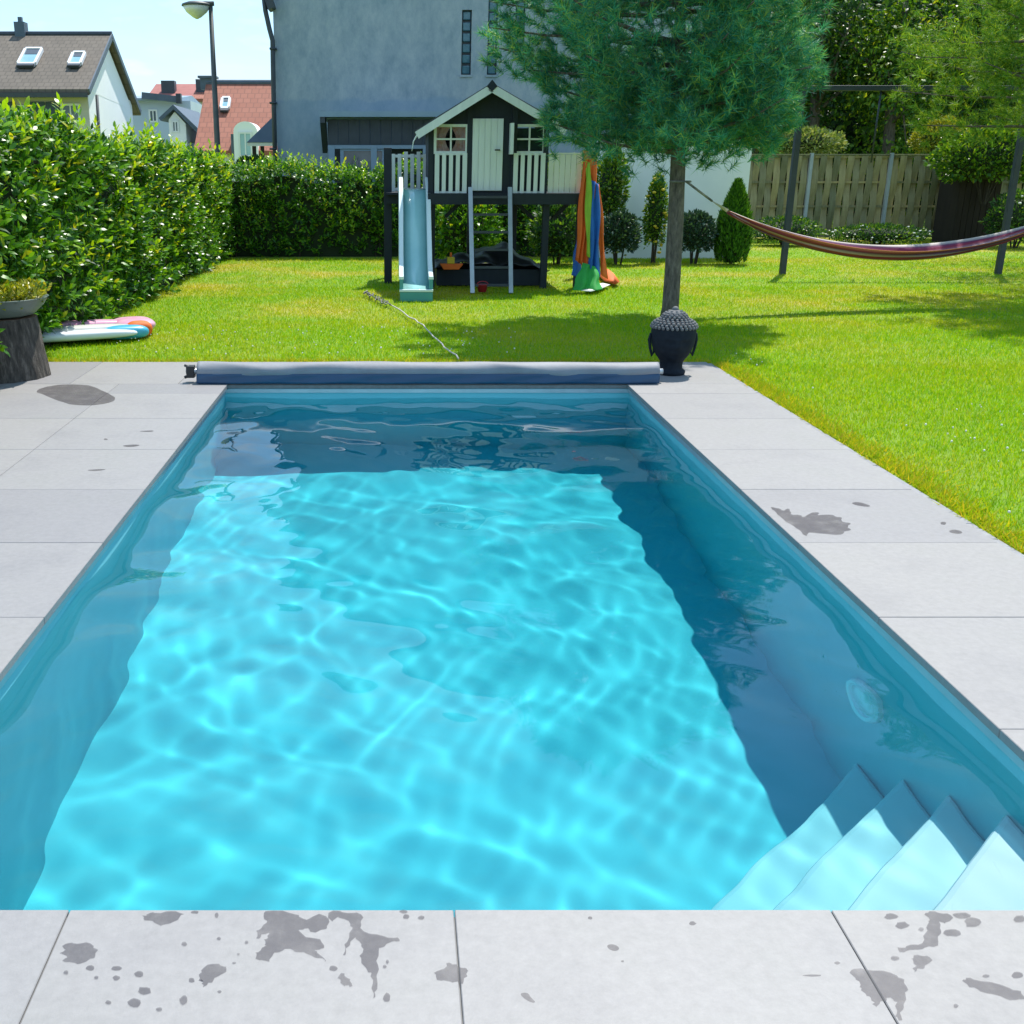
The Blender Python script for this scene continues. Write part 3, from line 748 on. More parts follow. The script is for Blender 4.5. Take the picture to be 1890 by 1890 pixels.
# house with the wide red tiled roof
y4e, y4r = 52.0, 56.5
h4 = thing('red_roofed_house', (xu(440, 220, y4e), y4r, 0), 'house with wide red tiled roof, skylight and white arched dormer', 'house')
x40, x41 = xu(368, 220, y4e + 2), xu(520, 220, y4e)
ze4, zr4 = zv(278, y4e), zv(153, y4r)
s4 = Vector((0, y4r - y4e, zr4 - ze4)).normalized()
MB().box(x40 + .1, x41, y4e + .4, y4r + 4, -3, ze4 + .1).prism([(x40 + .1, y4e + .4, ze4), (x40 + .1, y4r + 4, ze4), (x40 + .1, y4r, zr4 - .3)], (.3, 0, 0)).build('wall', M['house_white'], h4)
q = MB().prism([(x40, y4e, ze4 - .2), (x40, y4r, zr4 - .2), (x40, y4r, zr4), (x40, y4e, ze4)], (x41 - x40, 0, 0))
q.prism([(x40, y4r + .001, zr4 - .2), (x40, y4r + 4.5, ze4 - .2), (x40, y4r + 4.5, ze4), (x40, y4r + .001, zr4)], (x41 - x40, 0, 0))
ro4 = q.build('roof', M['tile_red'], h4); uv_plane(ro4, (1, 0, 0), (0, s4.y, s4.z))
MB().tube([(x40, y4r, zr4 + .02), (x41, y4r, zr4 + .02)], .13, 8).build('ridge', M['slate'], ro4)
xc = xu(383, 148, y4r)
MB().box(xc - .35, xc + .35, y4r - .1, y4r + .6, zr4 - .3, zr4 + .22).box(xc - .45, xc + .45, y4r - .2, y4r + .7, zr4 + .22, zr4 + .32).build('chimney', M['slate'], ro4)
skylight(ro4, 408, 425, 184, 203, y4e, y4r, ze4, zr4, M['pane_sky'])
# arched dormer
yd = 51.8; d0, d1 = xu(431, 250, yd), xu(475, 250, yd); zs, zb = zv(243, yd), zv(305, yd); n = 10
arc = [(d0, yd, zb)] + [((d0 + d1) / 2 - math.cos(math.pi * i / n) * (d1 - d0) / 2, yd, zs + math.sin(math.pi * i / n) * (zv(224, yd) - zs)) for i in range(n + 1)] + [(d1, yd, zb)]
dm = MB().prism(arc, (0, 3, 0)).build('dormer', M['house_white'], h4)
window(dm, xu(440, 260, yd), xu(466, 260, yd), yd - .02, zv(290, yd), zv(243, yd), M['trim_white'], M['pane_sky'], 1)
MB().box(xu(426, 260, yd), d0 - .002, yd + .05, yd + 2.4, zb, zs - .1).build('dormer_cheek', M['slate'], dm)

# far red roofs
for nm, lab, u0, u1, v0, v1, y_, mat_ in (('row_house', 'far house with pale red roof behind the blue house', 268, 352, 155, 182, 84, 'tile_rose'), ('row_house', 'far house with darker red roof beside the chimney stack', 352, 392, 150, 182, 78, 'tile_red')):
    h = thing(nm, (xu((u0 + u1) / 2, 200, y_), y_ + 4, 0), lab, 'house')
    x0, x1 = xu(u0, 170, y_), xu(u1, 170, y_); ze_, zr_ = zv(v1, y_), zv(v0, y_ + 4)
    MB().box(x0 + .2, x1 - .2, y_ + .3, y_ + 7.7, -3, ze_ - .1).build('wall', M['house_cream'], h)
    o = MB().prism([(x0, y_, ze_), (x0, y_ + 4, zr_), (x0, y_ + 8, ze_), (x0, y_ + 8, ze_ - .2), (x0, y_ + 4, zr_ - .25), (x0, y_, ze_ - .2)], (x1 - x0, 0, 0)).build('roof', M[mat_], h)
    uv_plane(o, (1, 0, 0), (0, .8, .6))
    xc = x0 + (x1 - x0) * .42
    MB().box(xc - .5, xc + .5, y_ + 1.4, y_ + 2.2, ze_, ze_ + 1.35).build('chimney', M['trim_dark'], o)

# little slate pavilion roof next to the grey wall
yp = 31.0
pv = thing('garden_pavilion', (xu(490, 280, yp), yp, 0), 'small pavilion with dark slate tent roof left of grey wall', 'pavilion')
pa, pt = at(455, 263, yp), at(505, 216, yp + .9)
cx = xu(500, 250, yp); hw = cx - pa.x
MB().add([(cx - hw, yp - .0, pa.z), (cx + hw, yp, pa.z), (cx + hw, yp + 2 * hw, pa.z), (cx - hw, yp + 2 * hw, pa.z), (cx, yp + hw, pt.z)], [(0, 1, 4), (1, 2, 4), (2, 3, 4), (3, 0, 4), (3, 2, 1, 0)]).build('roof', M['slate'], pv)
MB().box(cx - hw + .02, cx + hw - .02, yp + .02, yp + .06, pa.z - .09, pa.z - .004).build('eaves_board', M['panel_wood'], pv)
for u_ in (468, 483):
    x = xu(u_, 275, yp); MB().box(x - .05, x + .05, yp + .1, yp + .2, -.1, pa.z - .092).build('post', M['shed_brown'], pv)
for dy in (.1, 2 * hw - .2):
    MB().box(cx + hw - .2, cx + hw - .1, yp + dy, yp + dy + .1, -.1, pa.z - .092).build('post', M['shed_brown'], pv)

# --- street lamp
ly = 27.0
lt_ = at(389, 18, ly); lb = at(406, 285, ly)
lp = thing('street_lamp', (lt_.x, ly, 0), 'slim grey street lamp with conical head above the hedge', 'street lamp')
MB().tube([(lt_.x, ly, -.1), (lt_.x, ly, 2.2), (lt_.x, ly, lt_.z + .12)], [.085, .07, .05], 12).build('pole', M['lamp_pole'], lp, True)
hx = lt_.x - .33
hd = MB(); c_ = Vector((hx, ly, lt_.z))
hd.lathe(c_, [(.02, .17), (.20, .165), (.33, .12), (.345, .085), (.33, .07)], 24)
hd.bar((hx, ly, lt_.z + .13), (lt_.x + .08, ly, lt_.z + .13), .11, .09)
head = hd.build('lamp_head', M['lamp_pole'], lp, True)
MB().lathe(c_, [(.32, .068), (.24, -.05), (.10, -.16), (.02, -.2)], 24).build('diffuser', M['lamp_glass'], head, True)

# ================================================================== VEGETATION
def in_view(P):
    d = P - np.array([0, 0, EYE]); dep = d[:, 1] * _cp - d[:, 2] * _sp
    u = CU + FPX * d[:, 0] / np.maximum(dep, .1); v = CV - FPX * (d[:, 1] * _sp + d[:, 2] * _cp) / np.maximum(dep, .1)
    return (u > 0) & (u < 1890) & (v > 0) & (v < 1890) & (dep > .3), dep

leaf_me = {}
def single_leaves(root, P, A, N, L, sel, material):
    """the largest leaves in view as objects of their own, sharing one mesh"""
    if material.name not in leaf_me:
        me = bpy.data.meshes.new('leaf'); me.from_pydata(LEAF6[0].tolist(), [], LEAF6[1].tolist()); me.materials.append(material); me.update(); leaf_me[material.name] = me
    o0 = np.array(origin(root))
    A = unit(A); N = unit(N - A * (N * A).sum(1, keepdims=True)); B = np.cross(N, A)
    for i in sel:
        o = bpy.data.objects.new('leaf', leaf_me[material.name]); sc.collection.objects.link(o); o.parent = root
        mtx = Matrix(((A[i][0], B[i][0], N[i][0], 0), (A[i][1], B[i][1], N[i][1], 0), (A[i][2], B[i][2], N[i][2], 0), (0, 0, 0, 1)))
        p = P[i] - o0
        o.matrix_local = Matrix.Translation(p) @ mtx @ Matrix.Scale(float(L[i]), 4)

def shoots(S, AX, per, ln, leaf_len):
    """shoots with leaves spiralling up a stem: returns leaf arrays"""
    m = len(S); AX = unit(AX)
    e = unit(np.cross(AX, rvec(m))); f = np.cross(AX, e)
    t = np.arange(per)[None, :] / per
    ang = 2.4 * np.arange(per)[None, :] + rng.uniform(0, 6.28, (m, 1))
    rad = e[:, None, :] * np.cos(ang)[..., None] + f[:, None, :] * np.sin(ang)[..., None]
    P = S[:, None, :] + AX[:, None, :] * (t[..., None] * ln)
    A = rad * (1.05 - .55 * t[..., None]) + AX[:, None, :] * (.35 + .75 * t[..., None]) + rng.normal(0, .18, (m, per, 3))
    N = AX[:, None, :] * .9 - rad * .5 + rng.normal(0, .25, (m, per, 3)) + np.array([0, 0, .35])
    L = leaf_len * rng.uniform(.7, 1.15, (m, per)) * (1 - .25 * t)
    return P.reshape(-1, 3), A.reshape(-1, 3), N.reshape(-1, 3), L.ravel()

def lump(a, b, s=0): return .5 * np.sin(1.9 * a + s) * np.sin(2.3 * b + 1 + s) + .3 * np.sin(4.3 * a + 2 * s) * np.sin(3.7 * b) + .2 * np.sin(8.1 * a + b * 5)

def hedge(name, label, axis, face, back, lo_, hi_, ztop, dens, leaf_len, s=0):
    """axis 'y': hedge runs along Y with its face at x=face; axis 'x': runs along X with its face at y=face"""
    sgn = 1 if face > back else -1
    ln_ = hi_ - lo_
    mid = ((face + back) / 2, (lo_ + hi_) / 2) if axis == 'y' else ((lo_ + hi_) / 2, (face + back) / 2)
    root = thing(name, (*mid, 0), label, 'hedge')
    def put(along, off, z):
        return np.stack([off, along, z], 1) if axis == 'y' else np.stack([along, off, z], 1)
    def fo(along, z): return face + sgn * (.13 * lump(along, z * 1.6, s) - .10 - .10 * np.clip(z / 2.2 - .55, 0, 1) * 2)
    nf = int(ln_ * 2 * dens); al = rng.uniform(lo_, hi_, nf); zt_ = ztop(al); z = rng.uniform(.0, 1, nf) ** .9 * zt_
    off = fo(al, z) - sgn * np.abs(rng.normal(0, .10, nf))
    out = put(np.zeros(1), np.array([float(sgn)]), np.zeros(1))
    AX = out * .75 + np.array([0, 0, .55]) + rvec(nf, .33)
    S1 = put(al, off, z)
    nt_ = int(ln_ * abs(face - back) * dens * .9); al = rng.uniform(lo_, hi_, nt_); off = rng.uniform(min(face, back), max(face, back) - (.1 if sgn > 0 else 0), nt_)
    z = ztop(al) + .10 * lump(al * 1.3, off * 2, s + 2) - np.abs(rng.normal(0, .06, nt_))
    S2 = put(al, off, z); AX2 = np.array([0, 0, 1.0]) + rvec(nt_, .3)
    P, A, N, L = shoots(np.concatenate([S1, S2]), np.concatenate([np.broadcast_to(AX, S1.shape), AX2]), 9, .17, leaf_len)
    vis, dep = in_view(P)
    score = np.where(vis, L / dep, 0); order = np.argsort(-score)[:300]
    single_leaves(root, P, A, N, L, order, M['laurel'])
    keep = np.ones(len(P), bool); keep[order] = False
    V, F = scatter(LEAF6, P[keep], A[keep], N[keep], L[keep])
    o = np_mesh('foliage', V, F, M['laurel'], root); tag(o, kind='stuff')
    # fresh light shoots, mostly standing above the top
    nn = int(ln_ * dens * .42); al = rng.uniform(lo_, hi_, nn); w = rng.random(nn)
    off = np.where(w < .6, rng.uniform(min(face, back) + .1, max(face, back), nn), fo(al, ztop(al) * .8))
    z = np.where(w < .6, ztop(al) - .02 + rng.uniform(-.05, .12, nn), ztop(al) * rng.uniform(.25, 1, nn))
    AX3 = np.array([0, 0, 1.0]) + rvec(nn, .18) + out * np.where(w < .6, 0, .5)[:, None]
    P, A, N, L = shoots(put(al, off, z), AX3, 8, .26, leaf_len * 1.0)
    V, F = scatter(LEAF6, P, A, N, L)
    o = np_mesh('new_growth', V, F, M['laurel_new'], root); tag(o, kind='stuff')
    # solid dark filler added inside, blocks the view through the leaves
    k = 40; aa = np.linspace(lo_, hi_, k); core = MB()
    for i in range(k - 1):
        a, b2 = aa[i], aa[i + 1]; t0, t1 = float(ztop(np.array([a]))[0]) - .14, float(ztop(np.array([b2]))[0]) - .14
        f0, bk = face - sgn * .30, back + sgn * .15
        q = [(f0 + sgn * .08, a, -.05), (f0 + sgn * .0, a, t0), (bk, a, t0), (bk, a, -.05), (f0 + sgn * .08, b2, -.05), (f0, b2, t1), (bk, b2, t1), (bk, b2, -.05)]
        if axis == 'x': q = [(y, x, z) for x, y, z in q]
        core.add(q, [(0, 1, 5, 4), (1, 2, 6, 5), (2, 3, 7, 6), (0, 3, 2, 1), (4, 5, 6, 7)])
    core.build('filler_core', M['hedge_core'], root)
    st = MB()
    for i in range(int(ln_ * 2.2)):
        a = rng.uniform(lo_, hi_); f0 = face - sgn * .22; p = [(f0, a, -.03), (f0 + sgn * rng.uniform(-.05, .08), a + rng.uniform(-.1, .1), .55)]
        if axis == 'x': p = [(y, x, z) for x, y, z in p]
        st.tube(p, [.022, .012], 6)
    tag(st.build('stems', M['twig'], root), kind='stuff')
    return root

hedge('laurel_hedge', 'tall glossy laurel hedge along the left lawn edge', 'y', -3.0, -4.9, 7.2, 20.4,
      lambda y: 1.84 - .022 * (y - 8) + .06 * np.sin(1.4 * y) + .04 * np.sin(3.7 * y), 98, .115, 0)
hedge('laurel_hedge', 'lower clipped hedge between grey wall and playhouse', 'x', 20.2, 21.6, -3.2, 4.0,
      lambda x: 1.47 + .06 * np.sin(2.1 * x) + .04 * np.sin(5.2 * x), 85, .10, 3)

def bush(name, label, c, r, n, size, material, per=0, group=None, flowers=None, parent=None, shape=1.0):
    c = np.array(c, float); r = np.array(r, float)
    root = thing(name, (c[0], c[1], max(0, c[2] - r[2])), label, 'shrub', group)
    d = unit(rvec(n)); d[:, 2] = np.where(d[:, 2] < -.75, -d[:, 2], d[:, 2])
    rad = 1 - np.abs(rng.normal(0, .20, n)); rad *= 1 + .16 * lump(d[:, 0] * 3, d[:, 2] * 3 + d[:, 1] * 2, c[0])
    P = c + d * r * rad[:, None]
    P[:, 2] = np.maximum(P[:, 2], .0 + rng.uniform(0, .05, n))
    A = d * .8 + rvec(n, .45) + np.array([0, 0, .3]); N = d * .6 + rvec(n, .5) + np.array([0, 0, .5])
    V, F = scatter(LEAF4, P, A, N, size * rng.uniform(.6, 1.2, n))
    o = np_mesh('foliage', V, F, material, root); tag(o, kind='stuff')
    st = MB()
    for k in range(6):
        t = rng.uniform(0, 6.28); q = rng.uniform(.2, .6)
        st.tube([(c[0] + .04 * math.cos(t), c[1] + .04 * math.sin(t), -.05 + max(0, c[2] - r[2] * 1.4)), (c[0] + r[0] * q * math.cos(t), c[1] + r[1] * q * math.sin(t), c[2] + r[2] * .45)], [.018, .006], 6)
    st.build('stems', M['twig'], root)
    MB().ball(c, 1, 14, 9, *(r * .68)).build('filler_core', M['hedge_core'], root, True)  # solid dark filler ball added behind the leaves
    if flowers:
        fm, k, s_ = flowers; fb = MB()
        dd = unit(rvec(k)); dd[:, 1] = -np.abs(dd[:, 1])
        for i in range(k):
            p = c + dd[i] * r * rng.uniform(.92, 1.1)
            if p[2] > .05: fb.ball(p, s_ * rng.uniform(.6, 1.2), 6, 4, 1, 1, .6)
        o = fb.build('flowers', fm, root, True); tag(o, kind='stuff')
    return root

def pine(name, label, base, top, whorls, rfun, ntuft, mat_needle, trunk_r, bend=(0, 0), nl=.125):
    base = Vector(base)
    root = thing(name, base, label, 'tree')
    H = top
    def axis_at(z): t = z / H; return Vector((base.x + bend[0] * z * z, base.y + bend[1] * t, base.z + z))
    tz = [0, .12, .5, 1.0, 1.6, 2.2, 3.0, 4.0, H * .85, H]
    MB().tube([axis_at(z) for z in tz], [trunk_r * 1.25, trunk_r * 1.05, trunk_r, trunk_r * .97, trunk_r * .9, trunk_r * .78, trunk_r * .62, trunk_r * .42, trunk_r * .2, .01], 14).build('trunk', M['bark'], root, True)
    limbs = []; lb = MB()
    for wz in whorls:
        k = rng.integers(7, 10); a0 = rng.uniform(0, 6.28)
        for j in range(k):
            a = a0 + 6.283 * j / k + rng.normal(0, .15); r_ = rfun(wz) * rng.uniform(.70, 1.14) * (1 - (.10 * math.cos(a) if bend[0] else 0))
            p0 = axis_at(wz + rng.normal(0, .06)); dr = Vector((math.cos(a), math.sin(a), 0)); rise = rng.uniform(.02, .28)
            pts = [p0, p0 + dr * r_ * .35 + Vector((0, 0, rise * r_ * .15)), p0 + dr * r_ * .7 + Vector((0, 0, rise * r_ * .4)), p0 + dr * r_ + Vector((0, 0, rise * r_ * .9))]
            lb.tube(pts, [.03 * trunk_r / .09, .022, .013, .005], 6); limbs.append(pts)
    lb.build('branches', M['bark'], root, True)
    # tufts of long needles on side twigs of each limb
    L = np.array([[list(p) for p in l] for l in limbs])
    li = rng.integers(0, len(L), ntuft); t = .08 + .92 * rng.random(ntuft) ** .6 ; t = np.minimum(t, .999)
    s_ = t * 3; i0 = s_.astype(int); fr = (s_ - i0)[:, None]
    P = L[li, i0] * (1 - fr) + L[li, np.minimum(i0 + 1, 3)] * fr
    D = unit(L[li, 3] - L[li, 0])
    side = np.cross(D, np.array([0, 0, 1.0])); sg = rng.normal(0, 1, (ntuft, 1))
    spread = (.36 * (1.12 - t))[:, None] + .05
    P = P + side * sg * spread + np.array([0, 0, 1.0]) * rng.normal(.05, .13, (ntuft, 1)) + D * rng.normal(0, .05, (ntuft, 1))
    TD = unit(D * .8 + side * sg * .55 + np.array([0, 0, .38]) + rvec(ntuft, .22))
    k = 44
    P2 = np.repeat(P, k, 0) - np.repeat(TD, k, 0) * rng.uniform(0, .12, (ntuft * k, 1)); A = np.repeat(TD, k, 0) * .75 + rvec(ntuft * k, .62)
    V, F = scatter(BLADE, P2, A, rvec(ntuft * k), nl * rng.uniform(.65, 1.1, ntuft * k), .0085)
    o = np_mesh('crown', V, F, mat_needle, root); tag(o, kind='stuff')
    return root

tb = gr(1236, 584); TX, TY = tb.x, tb.y
def pr1(z): return max(.25, 1.72 * math.sin(min(1, (z - 1.0) / 1.75) * math.pi / 2) * (1 - max(0, z - 3.3) / 4.2))
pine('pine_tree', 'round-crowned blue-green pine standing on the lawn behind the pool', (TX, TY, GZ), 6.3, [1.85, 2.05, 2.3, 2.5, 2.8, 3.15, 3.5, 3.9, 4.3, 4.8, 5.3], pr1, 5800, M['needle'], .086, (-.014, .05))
T2X, T2Y = 8.75, 13.4
pine('pine_tree', 'sunlit yellow-green pine reaching in at the right edge', (T2X, T2Y, GZ), 7.4, [2.1, 2.35, 2.6, 2.9, 3.3, 3.7, 4.1, 4.6, 5.2, 5.8], lambda z: 2.45 * (1 - max(0, z - 4) / 5), 4600, M['needle_lit'], .13, (.0, 0))

def broadleaf(name, label, base, H, cr, ch, nclump, nleaf, size, material, trunk_r=.16, group=None):
    base = Vector(base); root = thing(name, base, label, 'tree', group)
    cz = H - ch; cen = base + Vector((0, 0, cz))
    MB().tube([base, base + Vector((.05, 0, cz * .4)), base + Vector((-.05, .05, cz * .8)), cen + Vector((0, 0, ch * .5))], [trunk_r * 1.2, trunk_r, trunk_r * .8, trunk_r * .25], 10).build('trunk', M['bark'], root, True)
    cl = unit(rvec(nclump)) * (rng.random((nclump, 1)) ** .45) * np.array([cr, cr, ch]); cl += np.array(cen)
    lb = MB()
    for i in range(0, nclump, 3):
        p = Vector(cl[i]); s_ = base + Vector((0, 0, cz * rng.uniform(.55, .95))); lb.tube([s_, (s_ + p) / 2 + Vector((0, 0, .15)), p], [trunk_r * .4, trunk_r * .22, .012], 6)
    lb.build('branches', M['bark'], root, True)
    ci = rng.integers(0, nclump, nleaf); cs = rng.uniform(.22, .5, nclump) * cr / 2.4
    off = rvec(nleaf); off[:, 2] *= .6
    P = cl[ci] + off * cs[ci][:, None]
    out = unit(P - np.array(cen))
    A = out * .5 + rvec(nleaf, .6) + np.array([0, 0, -.15]); N = out * .4 + np.array([0, 0, .7]) + rvec(nleaf, .5)
    V, F = scatter(LEAF4, P, A, N, size * rng.uniform(.6, 1.25, nleaf))
    o = np_mesh('crown', V, F, material, root); tag(o, kind='stuff')
    return root

TG = 'trees beyond the wooden fence'
def X_(u, Y): return xu(u, 250, Y)
broadleaf('broadleaf_tree', 'dark leafy tree behind the left end of the wooden fence', (X_(1500, 32), 32, -.1), 8.6, 2.5, 3.5, 60, 11000, .15, M['leaf_dark'], group=TG)
broadleaf('broadleaf_tree', 'brighter mid green tree behind the middle of the wooden fence', (X_(1640, 31), 31, -.1), 8.2, 2.2, 3.3, 55, 10000, .15, M['leaf_mid'], group=TG)
broadleaf('broadleaf_tree', 'dark dense tree above the brown garden shed', (X_(1790, 32), 32, -.1), 9.0, 2.6, 3.6, 60, 11000, .15, M['leaf_dark'], group=TG)
broadleaf('broadleaf_tree', 'tall tree beyond the right end of the fence', (X_(1960, 30), 30, -.1), 9.0, 2.8, 3.6, 60, 10000, .16, M['leaf_dark'], group=TG)
broadleaf('broadleaf_tree', 'tree filling the gap between pine crown and grey building', (X_(1390, 34), 34, -.1), 8.4, 2.4, 3.4, 55, 9000, .15, M['leaf_dark'], group=TG)
broadleaf('broadleaf_tree', 'leafy garden tree shading the lawn behind the hammock', (12.7, 18.6, GZ), 7.4, 3.7, 2.5, 80, 14000, .11, M['leaf_mid'])
# far wood behind them: reads as one mass
n = 42000
P = np.stack([rng.uniform(9, 34, n), 37 + np.abs(rng.normal(0, 2.2, n)), rng.uniform(-.2, 13, n)], 1)
P[:, 1] += .8 * lump(P[:, 0] * .6, P[:, 2] * .7) * 2; 
V, F = scatter(LEAF4, P, rvec(n), rvec(n) + np.array([0, -.6, .5]), .30 * rng.uniform(.6, 1.3, n))
woods = np_mesh('woodland', V, F, M['leaf_dark']); tag(woods, 'dark far wood filling the upper right background', 'woodland', kind='stuff')
wb = MB()
for i in range(16): wb.tube([(9 + i * 1.6, 40.5, -.2), (9.1 + i * 1.6, 40.6, 12)], [.3, .12], 8)
o = wb.build('trunks', M['twig'], woods); tag(o, kind='stuff')
MB().add([(8, 42.5, -.2), (38, 42.5, -.2), (38, 43.5, 14), (8, 43.5, 14)], [(0, 1, 2, 3)]).build('dark_backdrop', M['hedge_core'], woods)  # added dark sheet, closes the gaps between the trees with painted shade

# shrubs
def bz(u, v, Y): p = at(u, v, Y); return (p.x, p.y, p.z)
def shrub(name, label, u, v0, v1, Y, w_px, n, size, mat_, **kw):
    D = Y * _cp + .4; rx = w_px / 2 / FPX * D; z1, z0 = zv(v0, Y), max(0.0, zv(v1, Y)); rz = (z1 - z0) / 2
    return bush(name, label, (xu(u, (v0 + v1) / 2, Y), Y, (z0 + z1) / 2), (rx, min(rx, .6), rz), n, size, mat_, **kw)
shrub('round_shrub', 'dark rounded shrub with pale tips right of the play cloth', 1144, 392, 474, 18.6, 72, 2600, .07, M['leaf_blue'], flowers=(M['leaf_pale'], 26, .03))
shrub('upright_shrub', 'narrow shrub with yellow blossom left of the pine trunk', 1210, 322, 472, 19.0, 40, 2600, .06, M['leaf_mid'], flowers=(M['flower_yellow'], 26, .035))
shrub('round_shrub', 'dark blue-green shrub between pine trunk and conifer', 1284, 392, 474, 18.8, 74, 2600, .07, M['leaf_blue'])
shrub('flowering_shrub', 'tall shrub with pale leaves against the white wall', 1128, 275, 420, 19.3, 60, 2800, .07, M['leaf_mid'], flowers=(M['leaf_pale'], 44, .035))
shrub('laurel_shrub', 'leafy shrub behind the ladder under the playhouse', 858, 362, 500, 18.3, 130, 3600, .10, M['laurel'], flowers=(M['leaf_pale'], 20, .03))
shrub('laurel_shrub', 'dark shrub behind the right posts of the playhouse', 1030, 372, 490, 18.6, 110, 2600, .09, M['leaf_dark'])
shrub('low_shrub', 'low dark planting with white flowers at the fence foot', 1620, 415, 452, 23.6, 190, 2600, .07, M['leaf_dark'], flowers=(M['flower'], 22, .03))
shrub('low_shrub', 'low dark planting at the left end of the wooden fence', 1450, 400, 452, 23.4, 130, 2200, .07, M['leaf_dark'])
shrub('low_shrub', 'dark planting with one white bloom right of the garden shed', 1880, 350, 455, 22.6, 110, 2600, .08, M['leaf_dark'], flowers=(M['flower'], 5, .06))
shrub('pale_shrub', 'pale green shrub showing above the fence beside the pine', 1475, 238, 292, 26.6, 165, 3200, .10, M['leaf_pale'])
shrub('topiary_shrub', 'golden ball-shaped topiary above the wooden fence', 1735, 218, 292, 26.4, 96, 5200, .07, M['leaf_gold'])
shrub('overhanging_shrub', 'leafy branches hanging over the fence above the shed', 1828, 236, 350, 23.7, 210, 5200, .11, M['leaf_mid'])
shrub('round_shrub', 'small dark round shrub beside the pavilion posts', 468, 290, 330, 23.5, 72, 1800, .07, M['leaf_dark'])
# clipped conifer
cy = 18.7; c0 = at(1350, 470, cy); czt = zv(336, cy)
con = thing('conifer', (c0.x, cy, 0), 'small bright green cone-shaped conifer in front of white wall', 'tree')
n = 6500; t = rng.random(n) ** .8; ph = rng.uniform(0, 6.283, n); rr = .30 * np.sin(np.clip(.25 + t * .9, 0, 1.15) / 1.15 * math.pi) ** .55 * (1 - t ** 3 * .6) * (1 - np.abs(rng.normal(0, .13, n)))
P = np.stack([c0.x + rr * np.cos(ph), cy + rr * np.sin(ph), t * czt], 1); out = np.stack([np.cos(ph), np.sin(ph), np.zeros(n)], 1)
V, F = scatter(LEAF4, P, np.array([0, 0, 1.0]) + out * .45 + rvec(n, .25), out + rvec(n, .5), .09 * rng.uniform(.6, 1.2, n), .05)
o = np_mesh('crown', V, F, M['thuja'], con); tag(o, kind='stuff')
MB().tube([(c0.x, cy, -.05), (c0.x, cy, czt * .9)], [.03, .008], 8).build('trunk', M['bark'], con, True)
MB().lathe((c0.x, cy, 0), [(.12, .02), (.2, .3), (.19, czt * .5), (.06, czt * .88)], 12).build('filler_core', M['hedge_core'], con, True)  # solid dark filler added inside the cone

# ================================================================== GARDEN OBJECTS
# --- wooden woven fence
FY = 25.0
f0, f1_ = xu(1388, 300, FY), xu(1905, 300, FY); ftop = zv(284, FY)
fence = thing('wooden_fence', ((f0 + f1_) / 2, FY, 0), 'woven wooden panel fence with grey posts beneath the dark trees', 'fence')
pw = (xu(1636, 350, FY) - xu(1490, 350, FY)); px0 = xu(1490, 350, FY) - pw
slat_me = {}
for pnl in range(4):
    x0 = px0 + pnl * pw
    MB().box(x0 - .035, x0 + .035, FY - .075, FY - .005, -.1, ftop + .02).build('post', M['post_steel'], fence)
    rl = [.22, .22 + (ftop - .3) / 3, .22 + 2 * (ftop - .3) / 3, ftop - .06]
    for z in rl: MB().box(x0 + .04, x0 + pw - .04, FY - .012, FY + .012, z - .022, z + .022).build('rail', M['fence'], fence)
    MB().box(x0 + .04, x0 + pw - .04, FY - .05, FY + .04, ftop - .03, ftop).build('cap_rail', M['fence'], fence)
    ns = 11; pit = (pw - .1) / ns
    for i in range(ns):
        ph = i % 2
        if ph not in slat_me:
            k = 18; vs, fs = [], []
            for j in range(k + 1):
                z = .06 + (ftop - .10) * j / k
                # passes in front of and behind alternate rails
                yy_ = (.034 if ph else -.034) * math.cos(math.pi * (z - rl[0]) / (rl[1] - rl[0]))
                for a, b in ((-1, -1), (1, -1), (1, 1), (-1, 1)): vs.append((a * pit * .47, yy_ + b * .006, z))
            for j in range(k):
                for q in range(4): fs.append((j * 4 + q, j * 4 + (q + 1) % 4, j * 4 + 4 + (q + 1) % 4, j * 4 + 4 + q))
            fs += [(3, 2, 1, 0), (k * 4, k * 4 + 1, k * 4 + 2, k * 4 + 3)]
            me = bpy.data.meshes.new('slat'); me.from_pydata(vs, [], fs); me.materials.append(M['fence']); me.update(); slat_me[ph] = me
        o = bpy.data.objects.new('slat', slat_me[ph]); sc.collection.objects.link(o); o.parent = fence
        o.location = Vector((x0 + .05 + (i + .5) * pit, FY, 0)) - fence.location

# --- dark shed by the fence
dy = 23.9; d0, d1 = xu(1766, 380, dy), xu(1842, 380, dy); dz = zv(300, dy)
ds = thing('garden_shed', ((d0 + d1) / 2, dy, 0), 'dark brown garden shed under overhanging branches by the fence', 'shed')
MB().box(d0, d1, dy, dy + .9, -.1, dz - .05).build('body', M['shed_brown'], ds)
nb = 7
for i in range(nb):
    w = (d1 - d0) / nb; MB().box(d0 + i * w + .006, d0 + (i + 1) * w - .006, dy - .02, dy - .001, 0, dz - .08).build('board', M['shed_brown'], ds)
MB().box(d0 - .08, d1 + .08, dy - .1, dy + 1, dz - .048, dz).build('roof', M['felt'], ds)

# --- dark metal frame behind the hammock
py = gr(1444, 504).y; pA = gr(1444, 504); pB = gr(1842, 504)
ptop = zv(168, py)
fr = thing('swing_set', ((pA.x + pB.x) / 2, py, 0), 'black metal swing frame with two posts and top beam behind hammock', 'swing')
for p in (pA, pB): MB().box(p.x - .043, p.x + .043, py - .043, py + .043, -.1, ptop).build('post', M['trim_dark'], fr, bevel=.006)
MB().box(pA.x - .06, pB.x + .06, py - .04, py + .04, ptop + .002, ptop + .075).build('beam', M['trim_dark'], fr, bevel=.006)
xr_ = xu(1617, 230, py)
MB().tube([(xr_, py, zv(300, py)), (xr_ + .01, py, ptop)], .014, 8).build('swing_rope', M['trim_dark'], fr, True)

